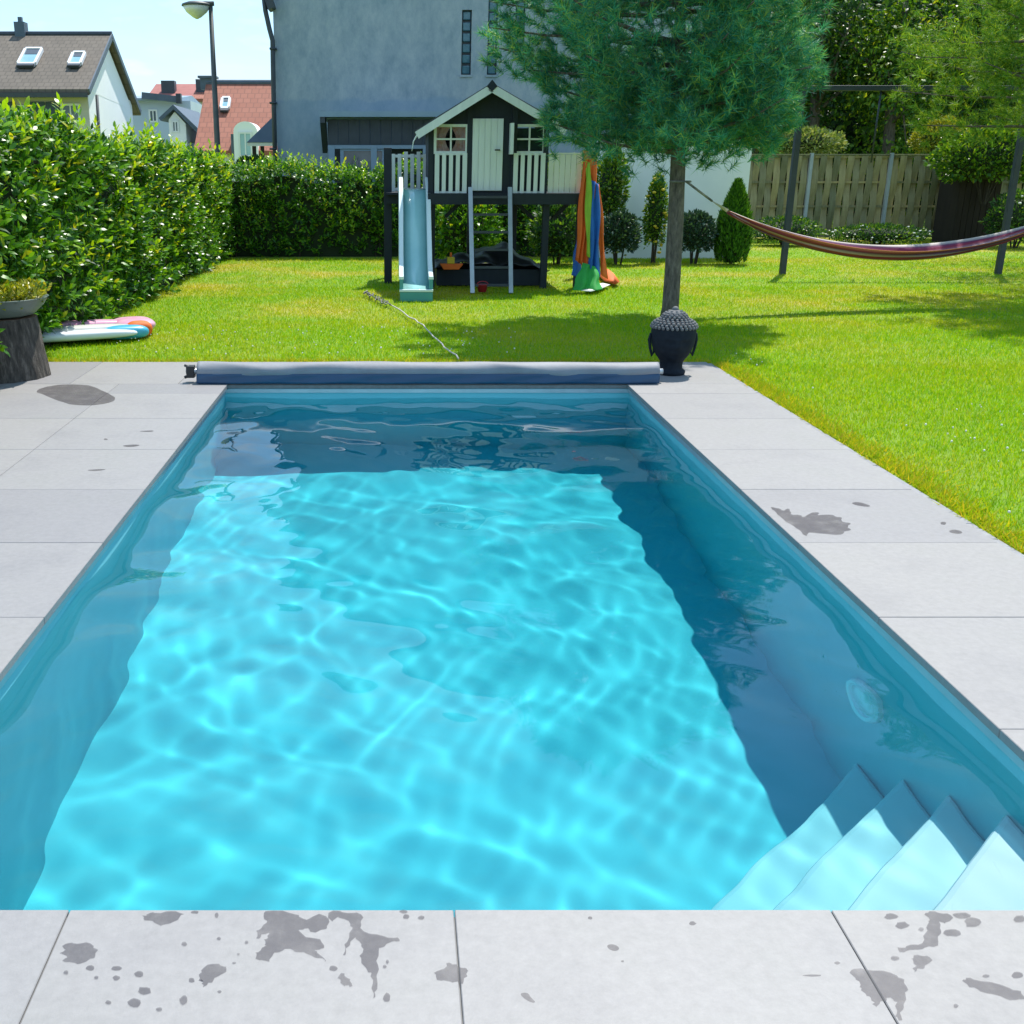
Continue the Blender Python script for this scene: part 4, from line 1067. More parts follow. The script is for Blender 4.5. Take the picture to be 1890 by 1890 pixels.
# --- hammock slung between the two pines
hm = thing('hammock', (5.8, 12.6, 0), 'red and white striped hammock slung from the pine trunk', 'hammock')
hl, hr_, hmid = at(1342, 392, 12.15), at(1935, 412, 12.98), at(1630, 482, 12.58)
def hc(t):
    p = hl.lerp(hr_, t); q = 4 * t * (1 - t)
    z = hl.z * (1 - t) + hr_.z * t; zm = (hl.z + hr_.z) / 2
    return Vector((p.x, p.y, z - (zm - hmid.z - .02) * q ** .92))
nu, nv = 60, 20; vs, fs, uvs = [], [], []
for i in range(nu + 1):
    t = i / nu; c_ = hc(t); q = math.sin(math.pi * t) ** .6
    w = .03 + .15 * q; dp_ = .018 + .09 * q
    for j in range(nv + 1):
        s_ = j / nv; a = (s_ - .5) * 2
        fold = .012 * math.sin(s_ * 40 + 6 * t) * (1 - .4 * q)
        vs.append((c_.x, c_.y + a * w + .01 * math.sin(t * 20 + j), c_.z + dp_ * (abs(a) ** 1.7) + fold + (.05 * q if a > 0 else 0) * abs(a)))
        uvs.append((t, s_))
for i in range(nu):
    for j in range(nv): fs.append((i * (nv + 1) + j, (i + 1) * (nv + 1) + j, (i + 1) * (nv + 1) + j + 1, i * (nv + 1) + j + 1))
me = bpy.data.meshes.new('cloth'); me.from_pydata([(v[0] - 5.8, v[1] - 12.6, v[2]) for v in vs], [], fs); me.update()
uv = me.uv_layers.new(name='uv')
for l in me.loops: uv.data[l.index].uv = uvs[l.vertex_index]
o = link_mesh('cloth', me, M['hammock'], hm, True); sd = o.modifiers.new('thick', 'SOLIDIFY'); sd.thickness = .006
tl = Vector((TX + .05, TY - .05, zv(335, TY))); tr = Vector((T2X - .1, T2Y - .05, 1.25))
for end, tgt in ((hl, tl), (hr_, tr)):
    k = tgt.lerp(end, .62); MB().tube([tgt, k], .012, 6).build('rope', M['rope_dark'], hm, True)
    cb = MB()
    for j in range(7): cb.tube([k, end + Vector((0, (j - 3) * .014, .01 * abs(j - 3)))], .005, 5)
    cb.build('cords', M['rope'], hm, True)
MB().tube([Vector((TX + .105 * math.cos(t), TY + .105 * math.sin(t), tl.z)) for t in np.linspace(0, 6.3, 18)], .011, 6, False).build('loop', M['rope_dark'], hm, True)

# --- playhouse on stilts
HF = 14.75
def hx(u, v=300): return xu(u, v, HF)
def hz(v): return zv(v, HF)
hx0, hx1 = hx(791), hx(1010); HB = HF + 1.5
ph_ = thing('playhouse', ((hx0 + hx1) / 2, HF + .7, 0), 'navy and white wooden playhouse on stilts with a ladder', 'playhouse')
zp = hz(357); zw = hz(232); zap = hz(166); xmid = (hx0 + hx1) / 2 + .01
W = M['white_wood']; NV = M['navy']
# platform planks
for k in range(11):
    y0 = HF - .06 + k * .147
    MB().box(hx(790) if y0 < 15.25 else hx(712), hx(1076), y0, y0 + .14, zp - .03, zp).build('floor_plank', NV, ph_)
MB().box(hx(790), hx(1076), HF - .10, HF - .062, zp - .14, zp + .004).build('front_beam', NV, ph_)
MB().box(hx(712), hx(790), 15.36, 15.40, zp - .15, zp - .032).build('balcony_beam', NV, ph_)
MB().box(hx(712), hx(1076), HB + .03, HB + .07, zp - .14, zp - .032).build('rear_beam', NV, ph_)
# front wall round the openings
def opening_wall(ops):
    mb = MB(); x = hx0; zb_ = zp + .002
    for a, b_, z0, z1 in ops:
        mb.box(x, a, HF, HF + .04, zb_, zw)
        if z0 > zb_ + .01: mb.box(a, b_, HF, HF + .04, zb_, z0)
        mb.box(a, b_, HF, HF + .04, z1, zw); x = b_
    mb.box(x, hx1, HF, HF + .04, zb_, zw); return mb
wl = (hx(805), hx(858), hz(279), hz(234.5)); dr = (hx(871), hx(927), zp + .002, hz(220) if hz(220) < zw else zw - .01); wr_ = (hx(951), hx(1000), hz(279), hz(234.5))
opening_wall([wl, wr_]).build('front_wall', NV, ph_)
MB().prism([(hx0, HF, zw), (hx1, HF, zw), (hx1, HF, zw + .03), (xmid, HF, zap), (hx0, HF, zw + .03)], (0, .04, 0)).build('gable', NV, ph_)
MB().box(hx0, hx0 + .04, HF + .041, HB, zp + .002, zw).build('side_wall', NV, ph_); MB().box(hx1 - .04, hx1, HF + .041, HB, zp + .002, zw).build('side_wall', NV, ph_)
MB().box(hx0, hx1, HB + .001, HB + .04, zp + .002, zw).build('rear_wall', NV, ph_)
for u in (866, 948, 795, 1006): x = hx(u); MB().box(x - .035, x + .035, HF - .03, HF - .001, zp + .006, hz(190) if u in (866, 948) else zw).build('trim_board', NV, ph_)
# roof
el_, er_ = at(773, 243, HF - .2), at(1044, 238, HF - .2); ap = at(908, 158, HF - .2)
rfo = MB(); tk = .035
rfo.prism([(el_.x, HF - .2, el_.z), (ap.x, HF - .2, ap.z), (ap.x, HF - .2, ap.z + tk), (el_.x - .02, HF - .2, el_.z + tk)], (0, 1.95, 0))
rfo.prism([(ap.x + .0005, HF - .2, ap.z), (er_.x, HF - .2, er_.z), (er_.x + .02, HF - .2, er_.z + tk), (ap.x + .0005, HF - .2, ap.z + tk)], (0, 1.95, 0))
ro_ = rfo.build('roof', M['felt'], ph_)
for a, b_ in ((el_, ap), (ap, er_)):
    d_ = (b_ - a).normalized(); MB().bar(a + Vector((0, -.015, -.03)) - d_ * .03, b_ + Vector((0, -.015, -.03)) - (d_ * .0), .024, .095, (0, 0, 1)).build('bargeboard', W, ro_)
MB().prism([(ap.x - .07, HF - .235, ap.z - .01), (ap.x, HF - .235, ap.z - .07), (ap.x + .07, HF - .235, ap.z - .01), (ap.x, HF - .235, ap.z + .07)], (0, .018, 0)).build('finial', NV, ro_)
MB().tube([el_ + Vector((-.01, 0, -.02)), el_ + Vector((-.07, -.01, -.12)), el_ + Vector((-.09, -.01, -.24))], [.012, .008, .003], 6).build('loose_trim', W, ro_)
# door
do = MB().box(dr[0], dr[1], HF - .028, HF - .001, hz(352), hz(219)).build('door', W, ph_)
for k in range(5):
    w = (dr[1] - dr[0]) / 5; MB().box(dr[0] + k * w + .003, dr[0] + (k + 1) * w - .003, HF - .037, HF - .029, hz(351), hz(220)).build('door_board', W, do)
MB().tube([(dr[1] - .045, HF - .037, hz(277)), (dr[1] - .045, HF - .075, hz(277)), (dr[1] - .11, HF - .075, hz(277))], .010, 6).build('handle', M['black'], do, True)
# windows
def pwin(w4, glass, curtain=False):
    a, b_, z0, z1 = w4; f = MB(); t = .035
    f.box(a - t, b_ + t, HF - .025, HF - .0012, z1, z1 + t); f.box(a - t, b_ + t, HF - .025, HF - .0012, z0 - t, z0)
    f.box(a - t, a, HF - .025, HF - .0012, z0, z1); f.box(b_, b_ + t, HF - .025, HF - .0012, z0, z1)
    o = f.build('window', W, ph_); xm_ = (a + b_) / 2; zm_ = (z0 + z1) / 2
    g = MB(); g.box(xm_ - .011, xm_ + .011, HF - .02, HF + .01, z0, z1); g.box(a, xm_ - .0115, HF - .018, HF + .008, zm_ - .011, zm_ + .011); g.box(xm_ + .0115, b_, HF - .018, HF + .008, zm_ - .011, zm_ + .011)
    g.build('glazing_bar', W, o)
    for i, (x0, x1) in enumerate(((a, xm_), (xm_, b_))):
        for (q0, q1) in ((z0, zm_), (zm_, z1)): MB().box(x0 + .012, x1 - .012, HF + .012, HF + .016, q0 + .012, q1 - .012).build('pane', glass, o)
    return o
m, nt, b = new_mat('thin_glass'); b.inputs['Transmission Weight'].default_value = 1; b.inputs['Roughness'].default_value = .02; b.inputs['IOR'].default_value = 1.1; M['thin_glass'] = m
lw = pwin(wl, M['thin_glass']); pwin(wr_, M['dark_glass'])
for sg in (-1, 1):                                   # gathered curtains
    xm_ = (wl[0] + wl[1]) / 2; vs, fs = [], []
    for i in range(9):
        t = i / 8
        for j in range(13):
            s_ = j / 12; wd = (wl[1] - wl[0]) / 2 * (1 - .62 * math.sin(math.pi * (1 - s_)) ** 1.4 * 1.0) if True else 0
            vs.append((xm_ + sg * (.004 + (wl[1] - wl[0]) / 2 * (1 - (1 - t) * (1 - .35 * math.sin(math.pi * s_)))) * 1.0, HF + .05 + .012 * math.sin(t * 18), wl[2] + (wl[3] - wl[2]) * s_))
    for i in range(8):
        for j in range(12): fs.append((i * 13 + j, (i + 1) * 13 + j, (i + 1) * 13 + j + 1, i * 13 + j + 1))
    MB().add(vs, fs).build('curtain', M['curtain'], lw, True)
xs_ = hx(941); MB().box(xs_ - .022, xs_ + .022, HF - .20, HF - .032, hz(285), hz(228)).build('open_shutter', W, ph_)
# picket panels under the windows
for u0, u1 in ((803, 861), (948, 1005)):
    a, b_ = hx(u0), hx(u1); z0, z1 = hz(358), hz(282)
    pn = MB().box(a, b_, HF - .028, HF - .003, z1 - .03, z1).box(a, b_, HF - .028, HF - .003, z0, z0 + .035).build('picket_panel', W, ph_)
    for k in range(5):
        x = a + .025 + (b_ - a - .05) * k / 4; w_ = .03 if k in (0, 4) else .026
        MB().box(x - w_, x + w_, HF - .050, HF - .030, z0 + .005, z1 - .004).build('picket', W, pn)
# left balcony railing (rear side) and right panel
RY = HF + 1.35
a, b_ = xu(722, 300, RY), xu(788, 300, RY); z0, z1 = zv(352, RY), zv(284, RY)
rl_ = MB().box(a, b_, RY, RY + .03, z1 - .05, z1 - .01).box(a, b_, RY, RY + .03, z0, z0 + .04).build('railing', W, ph_)
for k in range(6):
    x = a + .03 + (b_ - a - .06) * k / 5; MB().box(x - .027, x + .027, RY - .022, RY - .001, z0 - .01, z1 + (.03 if k in (2, 4) else 0)).build('picket', W, rl_)
a, b_ = hx(1012), hx(1074); nb = 6
rp = MB().box(a, b_, HF - .0, HF + .03, hz(300), hz(292)).box(a, b_, HF, HF + .03, hz(350), hz(342)).box(a, b_ + .01, HF - .03, HF + .035, hz(285), hz(282)).build('side_panel', M['panel_wood'], ph_)
for k in range(nb):
    w = (b_ - a) / nb; MB().box(a + k * w + .003, a + (k + 1) * w - .003, HF - .022, HF - .001, hz(356), hz(285.5)).build('board', M['panel_wood'], rp)
# stilts and braces
lpx = gr(716, 521); LP = Vector((xu(716, 400, 15.5), 15.5, 0))
MB().box(LP.x - .055, LP.x + .055, LP.y - .055, LP.y + .055, -.1, zv(273, LP.y)).build('post', NV, ph_, bevel=.005)
for u, y in ((797, HF - .02), (1007, HF - .02), (797, HB), (868, HB), (948, HB), (1007, HB), (1070, HF + .02), (1070, HB), (716, HB)):
    x = xu(u, 430, y); MB().box(x - .045, x + .045, y + .012, y + .10, -.1, zp - .142).build('post', NV, ph_, bevel=.005)
for (u0, v0), (u1, v1) in (((940, 362), (985, 404)), ((1062, 362), (1020, 404)), ((862, 362), (822, 400))):
    MB().bar(at(u0, v0, HF + .3), at(u1, v1, HF + .3), .05, .07, (0, 1, 0)).build('brace', NV, ph_)
# ladder
lt0, lt1 = at(868, 346, HF - .14), at(941, 346, HF - .14); lb0, lb1 = gr(872, 541), gr(943, 541)
lad = MB().bar(lt0, lb0, .055, .028, (0, 1, 0)).bar(lt1, lb1, .055, .028, (0, 1, 0)).build('ladder', M['alu'], ph_)
for k in range(6):
    t = (k + .55) / 6; p, q = lt0.lerp(lb0, t), lt1.lerp(lb1, t); MB().bar(p + Vector((.03, .0, 0)), q - Vector((.03, 0, 0)), .06, .03).build('rung', M['trim_dark'], lad)

# slide
sxl, sxr = .045, .455
prof = [(15.42, 1.285), (15.1, 1.275), (14.85, 1.17), (14.5, .88), (14.15, .56), (13.85, .31), (13.6, .18), (13.38, .135), (13.24, .13)]
slo = thing('slide', ((sxl + sxr) / 2, 13.3, 0), 'turquoise plastic slide leaning on the left platform', 'slide')
def sweep(sec):                                        # sec: list of (x, dz) cross-section, open
    vs, fs = [], []; n = len(sec)
    P = []
    for i in range(len(prof) - 1):
        for k in range(4):
            t = k / 4; P.append((prof[i][0] * (1 - t) + prof[i + 1][0] * t, prof[i][1] * (1 - t) + prof[i + 1][1] * t))
    P.append(prof[-1])
    P = [P[0]] + [((P[i - 1][0] + 2 * P[i][0] + P[i + 1][0]) / 4, (P[i - 1][1] + 2 * P[i][1] + P[i + 1][1]) / 4) for i in range(1, len(P) - 1)] + [P[-1]]
    for y, z in P:
        for x, dz_ in sec: vs.append((x, y, z + dz_))
    for i in range(len(P) - 1):
        for j in range(n): fs.append((i * n + j, i * n + (j + 1) % n, (i + 1) * n + (j + 1) % n, (i + 1) * n + j))
    fs += [tuple(range(n))[::-1], tuple(range((len(P) - 1) * n, len(P) * n))]
    return MB().add(vs, fs)
sweep([(sxl + .045, 0), (sxr - .045, 0), (sxr - .045, -.02), (sxl + .045, -.02)]).build('chute', M['slide'], slo, True)
for x0, x1 in ((sxl, sxl + .044), (sxr - .044, sxr)):
    sweep([(x0, -.05), (x1, -.05), (x1, .12), (x0, .12)]).build('side_wall', M['slide_side'], slo)
    sweep([(x0 - .012, .121), (x1 + .008, .121), (x1 + .004, .155), (x0 - .004, .155)]).build('rim', M['slide_rim'], slo)
MB().box(sxl + .002, sxr - .002, 13.215, 13.30, -.02, .10).build('foot', M['slide_side'], slo, bevel=.01)
MB().box(sxl - .004, sxr + .004, 13.205, 13.245, .101, .132).build('lip', M['slide_rim'], slo, bevel=.008)

# hanging play cloth
cl_ = thing('play_cloth', (xu(1092, 400, HF), HF - .15, 0), 'orange, blue and green play cloth hanging from the playhouse corner', 'cloth')
def strip(name, tl_, tr_, bl_, br_, mat_, y0, y1, pleats=3, amp=.04, n=24, m_=14):
    vs, fs = [], []
    for i in range(n + 1):
        t = i / n
        for j in range(m_ + 1):
            s_ = j / m_; Y = y0 + (y1 - y0) * t
            pa = at(tl_[0] * (1 - t) + bl_[0] * t, tl_[1] * (1 - t) + bl_[1] * t, Y); pb = at(tr_[0] * (1 - t) + br_[0] * t, tr_[1] * (1 - t) + br_[1] * t, Y)
            p = pa.lerp(pb, s_); p.y += amp * math.sin(s_ * pleats * 6.28 + 1.5 * t) * (.4 + .6 * t) ; p.x += .012 * math.sin(9 * t + 5 * s_)
            p.z = max(p.z, .03)
            vs.append(p)
    for i in range(n):
        for j in range(m_): fs.append((i * (m_ + 1) + j, i * (m_ + 1) + j + 1, (i + 1) * (m_ + 1) + j + 1, (i + 1) * (m_ + 1) + j))
    o = MB().add(vs, fs).build(name, mat_, cl_, True); s2 = o.modifiers.new('thick', 'SOLIDIFY'); s2.thickness = .004; return o
strip('strip', (1076, 277), (1104, 279), (1062, 480), (1086, 496), M['orange'], HF - .06, HF - .30)['label'] = 'orange strip'
strip('strip', (1080, 300), (1090, 300), (1082, 470), (1094, 480), M['lime'], HF - .10, HF - .36, 1, .02)['label'] = 'lime green strip'
strip('strip', (1090, 332), (1106, 340), (1085, 498), (1107, 512), M['blue'], HF - .14, HF - .42, 2)['label'] = 'blue strip'
strip('strip', (1066, 425), (1072, 425), (1054, 508), (1074, 512), M['blue'], HF - .05, HF - .20, 1, .02)['label'] = 'short blue strip'
strip('strip', (1101, 340), (1107, 340), (1108, 505), (1121, 516), M['orange'], HF - .10, HF - .30, 1, .02)['label'] = 'narrow orange strip'
def floor_cloth(name, pts, mat_, z0=.03, hgt=.05):
    c_ = sum((gr(*p) for p in pts), Vector()) / len(pts); vs = [Vector((c_.x, c_.y, z0 + hgt))]; fs = []
    R_ = [gr(*p) for p in pts]; n = len(R_)
    for r_ in (.5, 1.0):
        for i, p in enumerate(R_): q = c_.lerp(p, r_); vs.append(Vector((q.x, q.y, z0 + (hgt * (1 - r_) * (1.3 if i % 2 else .6) if r_ < 1 else 0))))
    for i in range(n): fs.append((0, 1 + i, 1 + (i + 1) % n)); fs.append((1 + i, 1 + n + i, 1 + n + (i + 1) % n, 1 + (i + 1) % n))
    o = MB().add(vs, fs).build(name, mat_, cl_, True); s2 = o.modifiers.new('thick', 'SOLIDIFY'); s2.thickness = .006; return o
strip('fold', (1075, 485), (1100, 492), (1056, 537), (1112, 535), M['green_cloth'], HF - .42, HF - .66, 2, .05)['label'] = 'green cloth gathered at the foot'
floor_cloth('corner', [(1104, 512), (1112, 504), (1122, 512), (1143, 525), (1136, 530), (1116, 524)], M['orange'], .035, .12)['label'] = 'orange cloth trailing on the grass'
floor_cloth('corner', [(1072, 541), (1090, 531), (1112, 527), (1126, 530), (1108, 538), (1090, 543)], M['flower'], .03, .02)['label'] = 'white underside lying on the grass'

# things under the playhouse
spx0, spx1 = xu(806, 500, 15.0), xu(1006, 500, 15.0)
sp_ = thing('sandpit', ((spx0 + spx1) / 2, 15.5, 0), 'dark boarded sandpit under the playhouse', 'sandpit')
MB().box(spx0, spx1, 14.98, 15.03, 0, .22).build('front_board', M['navy'], sp_, bevel=.005)
MB().box(spx0, spx1, 16.0, 16.05, 0, .22).build('rear_board', M['navy'], sp_, bevel=.005)
for x in (spx0, spx1 - .05): MB().box(x, x + .05, 15.032, 15.998, 0, .22).build('side_board', M['navy'], sp_, bevel=.005)
MB().box(spx0 + .052, spx1 - .052, 15.034, 15.996, .0, .12).build('sand', M['sand'], sp_)
# dark cover heaped on the sandpit
n1, n2 = 36, 22; vs, fs = [], []
for i in range(n1 + 1):
    for j in range(n2 + 1):
        x = spx0 - .05 + (spx1 - spx0 + .1) * i / n1; y = 14.90 + 1.15 * j / n2; s_, t = i / n1, j / n2
        z = .23 + .36 * math.sin(math.pi * min(1, max(0, s_ * 1.05))) ** 1.2 * math.sin(math.pi * (.12 + .8 * t)) * (.75 + .25 * math.sin(9 * s_ + 3 * t)) + .03 * math.sin(17 * s_ + 5 * t) * math.sin(13 * t) + .02 * math.sin(31 * s_)
        vs.append((x, y, z))
for i in range(n1):
    for j in range(n2): fs.append((i * (n2 + 1) + j, (i + 1) * (n2 + 1) + j, (i + 1) * (n2 + 1) + j + 1, i * (n2 + 1) + j + 1))
tp = MB().add(vs, fs).build('tarpaulin', M['tarp'], None, True); tag(tp, 'black crumpled tarpaulin heaped on the sandpit', 'tarpaulin'); s2 = tp.modifiers.new('thick', 'SOLIDIFY'); s2.thickness = .006
c_ = at(832, 484, 14.82); c_.z = .24 + .02
ty = thing('toy_boat', (c_.x, 14.82, .23), 'orange and yellow toy boat left of the ladder', 'toy')
MB().prism([(c_.x - .15, 14.76, .31), (c_.x + .17, 14.76, .31), (c_.x + .11, 14.76, .235), (c_.x - .10, 14.76, .235)], (0, .14, 0)).build('hull', M['orange'], ty, bevel=.01)
MB().box(c_.x - .05, c_.x + .05, 14.78, 14.88, .312, .40).build('cabin', M['flower_yellow'], ty, bevel=.008)
MB().tube([(c_.x, 14.83, .40), (c_.x, 14.83, .46)], .016, 8).build('funnel', M['orange'], ty)
MB().box(c_.x - .3, c_.x - .155, 14.95, 14.99, .225, .27).build('bench_edge', M['white_wood'], ty) if False else None
q = gr(890, 540); tb_ = thing('toy_bucket', (q.x, q.y, 0), 'small red toy bucket at the foot of the ladder', 'toy')
MB().lathe((q.x, q.y, .01), [(.05, 0), (.075, .09), (.082, .092), (.078, .10), (.066, .098), (.045, .015)], 16).build('pail', M['red'], tb_, True)
MB().tube([Vector((q.x + .078 * math.cos(t), q.y - .03 - .02 * math.sin(t), .10 + .05 * math.sin(t))) for t in np.linspace(0, math.pi, 10)], .005, 6).build('handle', M['red'], tb_, True)

# cord lying across the lawn
pts = [gr(846, 667), gr(822, 646), gr(795, 618), gr(765, 594), gr(735, 574), gr(712, 562), gr(700, 553), gr(672, 545)]
cp = []
for i in range(len(pts) - 1):
    for k in range(4):
        p = pts[i].lerp(pts[i + 1], k / 4); cp.append(Vector((p.x + .012 * math.sin(i * 5 + k * 2), p.y, GZ + .045 + .008 * math.sin(k + i * 3))))
cd = thing('rope_line', (pts[3].x, pts[3].y, GZ), 'thin pale rope lying across the lawn towards the slide', 'rope')
MB().tube(cp[:20], .007, 7).build('rope', M['rope'], cd, True)
tg = []
for i in range(60):
    t = i / 59; p = gr(672 + 46 * t + 5 * math.sin(i * .9), 543 + 24 * t + 2.5 * math.cos(i * 1.3)); tg.append(Vector((p.x, p.y, .035 + .012 * math.sin(i * 1.3))))
MB().tube(tg, .007, 6).build('tangle', M['rope_dark'], cd, True)

# --- pool cover rolled up at the far end
RYc, RZc = 7.93, .082
rx0, rx1 = xu(366, 690, RYc), xu(1213, 690, RYc)
rc = thing('rolled_pool_cover', ((rx0 + rx1) / 2, RYc, 0), 'pale grey rolled-up pool cover at the far pool end', 'pool cover')
n1, n2 = 150, 40; vs, fs = [], []
for i in range(n1 + 1):
    x = rx0 + (rx1 - rx0) * i / n1
    for k in range(n2):
        a = 2 * math.pi * k / n2
        w = .0015 * math.sin(x * 5 + a * 2) + .001 * math.sin(x * 9.3 - a * 3) + .005 * max(0, math.sin(x * 2.3 + a * 1.0 + .8)) ** 6 + .004 * max(0, math.sin(-x * 3.1 + a + 2)) ** 10
        r_ = .069 + w + (.004 if .2 < a < 1.0 else 0)
        vs.append((x, RYc + r_ * math.cos(a) * 1.12, RZc + r_ * math.sin(a)))
for i in range(n1):
    for k in range(n2): fs.append((i * n2 + k, i * n2 + (k + 1) % n2, (i + 1) * n2 + (k + 1) % n2, (i + 1) * n2 + k))
fs += [tuple(range(n2))[::-1], tuple(range(n1 * n2, (n1 + 1) * n2))]
MB().add(vs, fs).build('cover_roll', M['cover'], rc, True)
MB().tube([(rx0 - .09, RYc, RZc), (rx0 + .02, RYc, RZc)], .022, 10).tube([(rx1 - .02, RYc, RZc), (rx1 + .04, RYc, RZc)], .022, 10).build('axle', M['alu'], rc, True)
hb = MB()
for dz_, dx in ((.05, -.10), (-.045, -.105)): hb.tube([(rx0 - .02, RYc, RZc + dz_ * .3), (rx0 + dx, RYc - .01, RZc + dz_)], .012, 8)
hb.box(rx0 - .085, rx0 - .025, RYc - .035, RYc + .035, RZc - .045, RZc + .045)
hb.build('crank_hub', M['black'], rc, bevel=.006)
# flap towards the water, the roll's shaded lower side painted in navy
vs, fs = [], []
for i in range(n1 + 1):
    x = rx0 + (rx1 - rx0) * i / n1
    for k in range(6):
        t = k / 5; vs.append((x, RYc - .069 * 1.12 - .004 - .012 * t + .003 * math.sin(x * 11 + k), RZc - .005 - .072 * t))
for i in range(n1):
    for k in range(5): fs.append((i * 6 + k, i * 6 + k + 1, (i + 1) * 6 + k + 1, (i + 1) * 6 + k))
o = MB().add(vs, fs).build('loose_flap', M['cover_shaded'], rc, True); s2 = o.modifiers.new('thick', 'SOLIDIFY'); s2.thickness = .003

# --- stone head
bp = gr(1243, 694); bx_, by_ = bp.x, bp.y + .10
sh_ = thing('stone_head', (bx_, by_, 0), 'dark carved stone head with curled hair on the slabs', 'sculpture')
C0 = Vector((bx_, by_, 0))
n1, n2 = 48, 44; vs, fs = [], []
prof_ = [(.0, .105), (.012, .112), (.03, .112), (.045, .090), (.07, .086), (.10, .090), (.125, .105), (.15, .125), (.19, .148), (.235, .163), (.28, .170), (.33, .172), (.37, .168), (.395, .160), (.41, .145), (.425, .118), (.44, .085)]
def prof_r(z):
    for i in range(len(prof_) - 1):
        if prof_[i][0] <= z <= prof_[i + 1][0]:
            t = (z - prof_[i][0]) / (prof_[i + 1][0] - prof_[i][0]); return prof_[i][1] * (1 - t) + prof_[i + 1][1] * t
    return prof_[-1][1]
def g2(a, b, s1, s2): return math.exp(-(a / s1) ** 2 - (b / s2) ** 2)
for i in range(n1 + 1):
    z = .44 * i / n1
    for k in range(n2):
        a = 2 * math.pi * k / n2; r_ = prof_r(z); f = math.atan2(math.sin(a + math.pi / 2), math.cos(a + math.pi / 2))   # f = 0 towards the viewer
        r_ += .026 * g2(f, z - .235, .10, .028) + .012 * g2(f, z - .275, .07, .035)            # nose
        r_ += .010 * g2(f, z - .182, .20, .012) + .007 * g2(f, z - .165, .16, .008)            # lips
        r_ += .010 * g2(f, z - .135, .22, .018)                                                # chin
        for s_ in (-1, 1): r_ -= .013 * g2(f - s_ * .33, z - .265, .16, .020); r_ += .007 * g2(f - s_ * .33, z - .292, .22, .010); r_ += .006 * g2(f - s_ * .33, z - .262, .11, .008)
        vs.append(C0 + Vector((math.cos(a) * r_, math.sin(a) * r_ * 1.02, z)))
for i in range(n1):
    for k in range(n2): fs.append((i * n2 + k, i * n2 + (k + 1) % n2, (i + 1) * n2 + (k + 1) % n2, (i + 1) * n2 + k))
fs += [tuple(range(n2))[::-1], tuple(range(n1 * n2, (n1 + 1) * n2))]
MB().add(vs, fs).build('head', M['stone_dark'], sh_, True)
for s_ in (-1, 1):
    x = bx_ + s_ * .160
    MB().tube([(x - s_ * .004, by_ - .0, .30), (x + s_ * .016, by_, .315), (x + s_ * .024, by_ + .005, .27), (x + s_ * .014, by_, .20), (x - s_ * .004, by_ - .005, .145), (x - s_ * .018, by_ - .0, .175), (x - s_ * .010, by_, .235)], [.010, .013, .013, .011, .012, .010, .008], 8).build('ear', M['stone_dark'], sh_, True)
hr2 = MB()
for zr_, rr_, cnt in ((.372, .172, 30), (.388, .166, 29), (.404, .152, 27), (.418, .131, 23), (.43, .108, 19), (.446, .094, 17), (.460, .086, 15), (.474, .070, 12), (.486, .048, 8)):
    for k in range(cnt):
        a = 2 * math.pi * (k + .5 * (int(zr_ * 1000) % 2)) / cnt; hr2.ball(C0 + Vector((math.cos(a) * rr_, math.sin(a) * rr_ * 1.02, zr_)), .0135, 7, 5)
hr2.ball(C0 + Vector((0, 0, .45)), .085, 16, 10, 1, 1, .62); hr2.ball(C0 + Vector((0, 0, .50)), .028, 10, 7)
hr2.build('hair', M['curl'], sh_, True)

# --- tree stump stool with planted bowl
sq = gr(20, 708); sx0_, sy0_ = sq.x - .17, sq.y + .31
lg = thing('tree_stump', (sx0_, sy0_, 0), 'upright cut log used as a plant stand at the left edge', 'log')
n2 = 56; vs, fs = [], []; lv = [0, .05, .12, .2, .3, .38, .44, .46]
for z in lv:
    for k in range(n2):
        a = 2 * math.pi * k / n2; r_ = (.35 - .06 * (z / .46)) * (1 + .03 * math.sin(3 * a + 1) + .018 * math.sin(11 * a + z * 6) + .012 * math.sin(23 * a - z * 9))
        vs.append((sx0_ + r_ * math.cos(a), sy0_ + r_ * math.sin(a), z))
for i in range(len(lv) - 1):
    for k in range(n2): fs.append((i * n2 + k, i * n2 + (k + 1) % n2, (i + 1) * n2 + (k + 1) % n2, (i + 1) * n2 + k))
MB().add(vs, fs).build('bark', M['log'], lg, True)
MB().add(vs[-n2:], [tuple(range(n2))]).build('cut_face', M['log_core'], lg)
bw = thing('planted_bowl', (sx0_ + .02, sy0_, .462), 'shallow green-grey bowl of leafy plants on the cut log', 'planter')
MB().lathe((sx0_ + .02, sy0_, .463), [(.20, 0), (.27, .02), (.345, .09), (.375, .14), (.385, .145), (.372, .148), (.335, .095), (.10, .085)], 40).build('bowl', M['bowl'], bw, True)
MB().lathe((sx0_ + .02, sy0_, .463), [(.33, .10), (.2, .125), (.02, .13)], 24).build('soil', M['soil'], bw, True)
ns = 210; a = rng.uniform(0, 6.28, ns); r_ = .33 * np.sqrt(rng.random(ns))
S = np.stack([sx0_ + .02 + r_ * np.cos(a), sy0_ + r_ * np.sin(a), np.full(ns, .463 + .11)], 1)
P, A, N, L = shoots(S, np.array([0, 0, 1.0]) + rvec(ns, .3) + np.stack([np.cos(a), np.sin(a), 0 * a], 1) * .3, 9, .14, .06)
V, F = scatter(LEAF4, P, A, N, L); o = np_mesh('plants', V, F, M['leaf_gold'], bw); tag(o, kind='stuff')

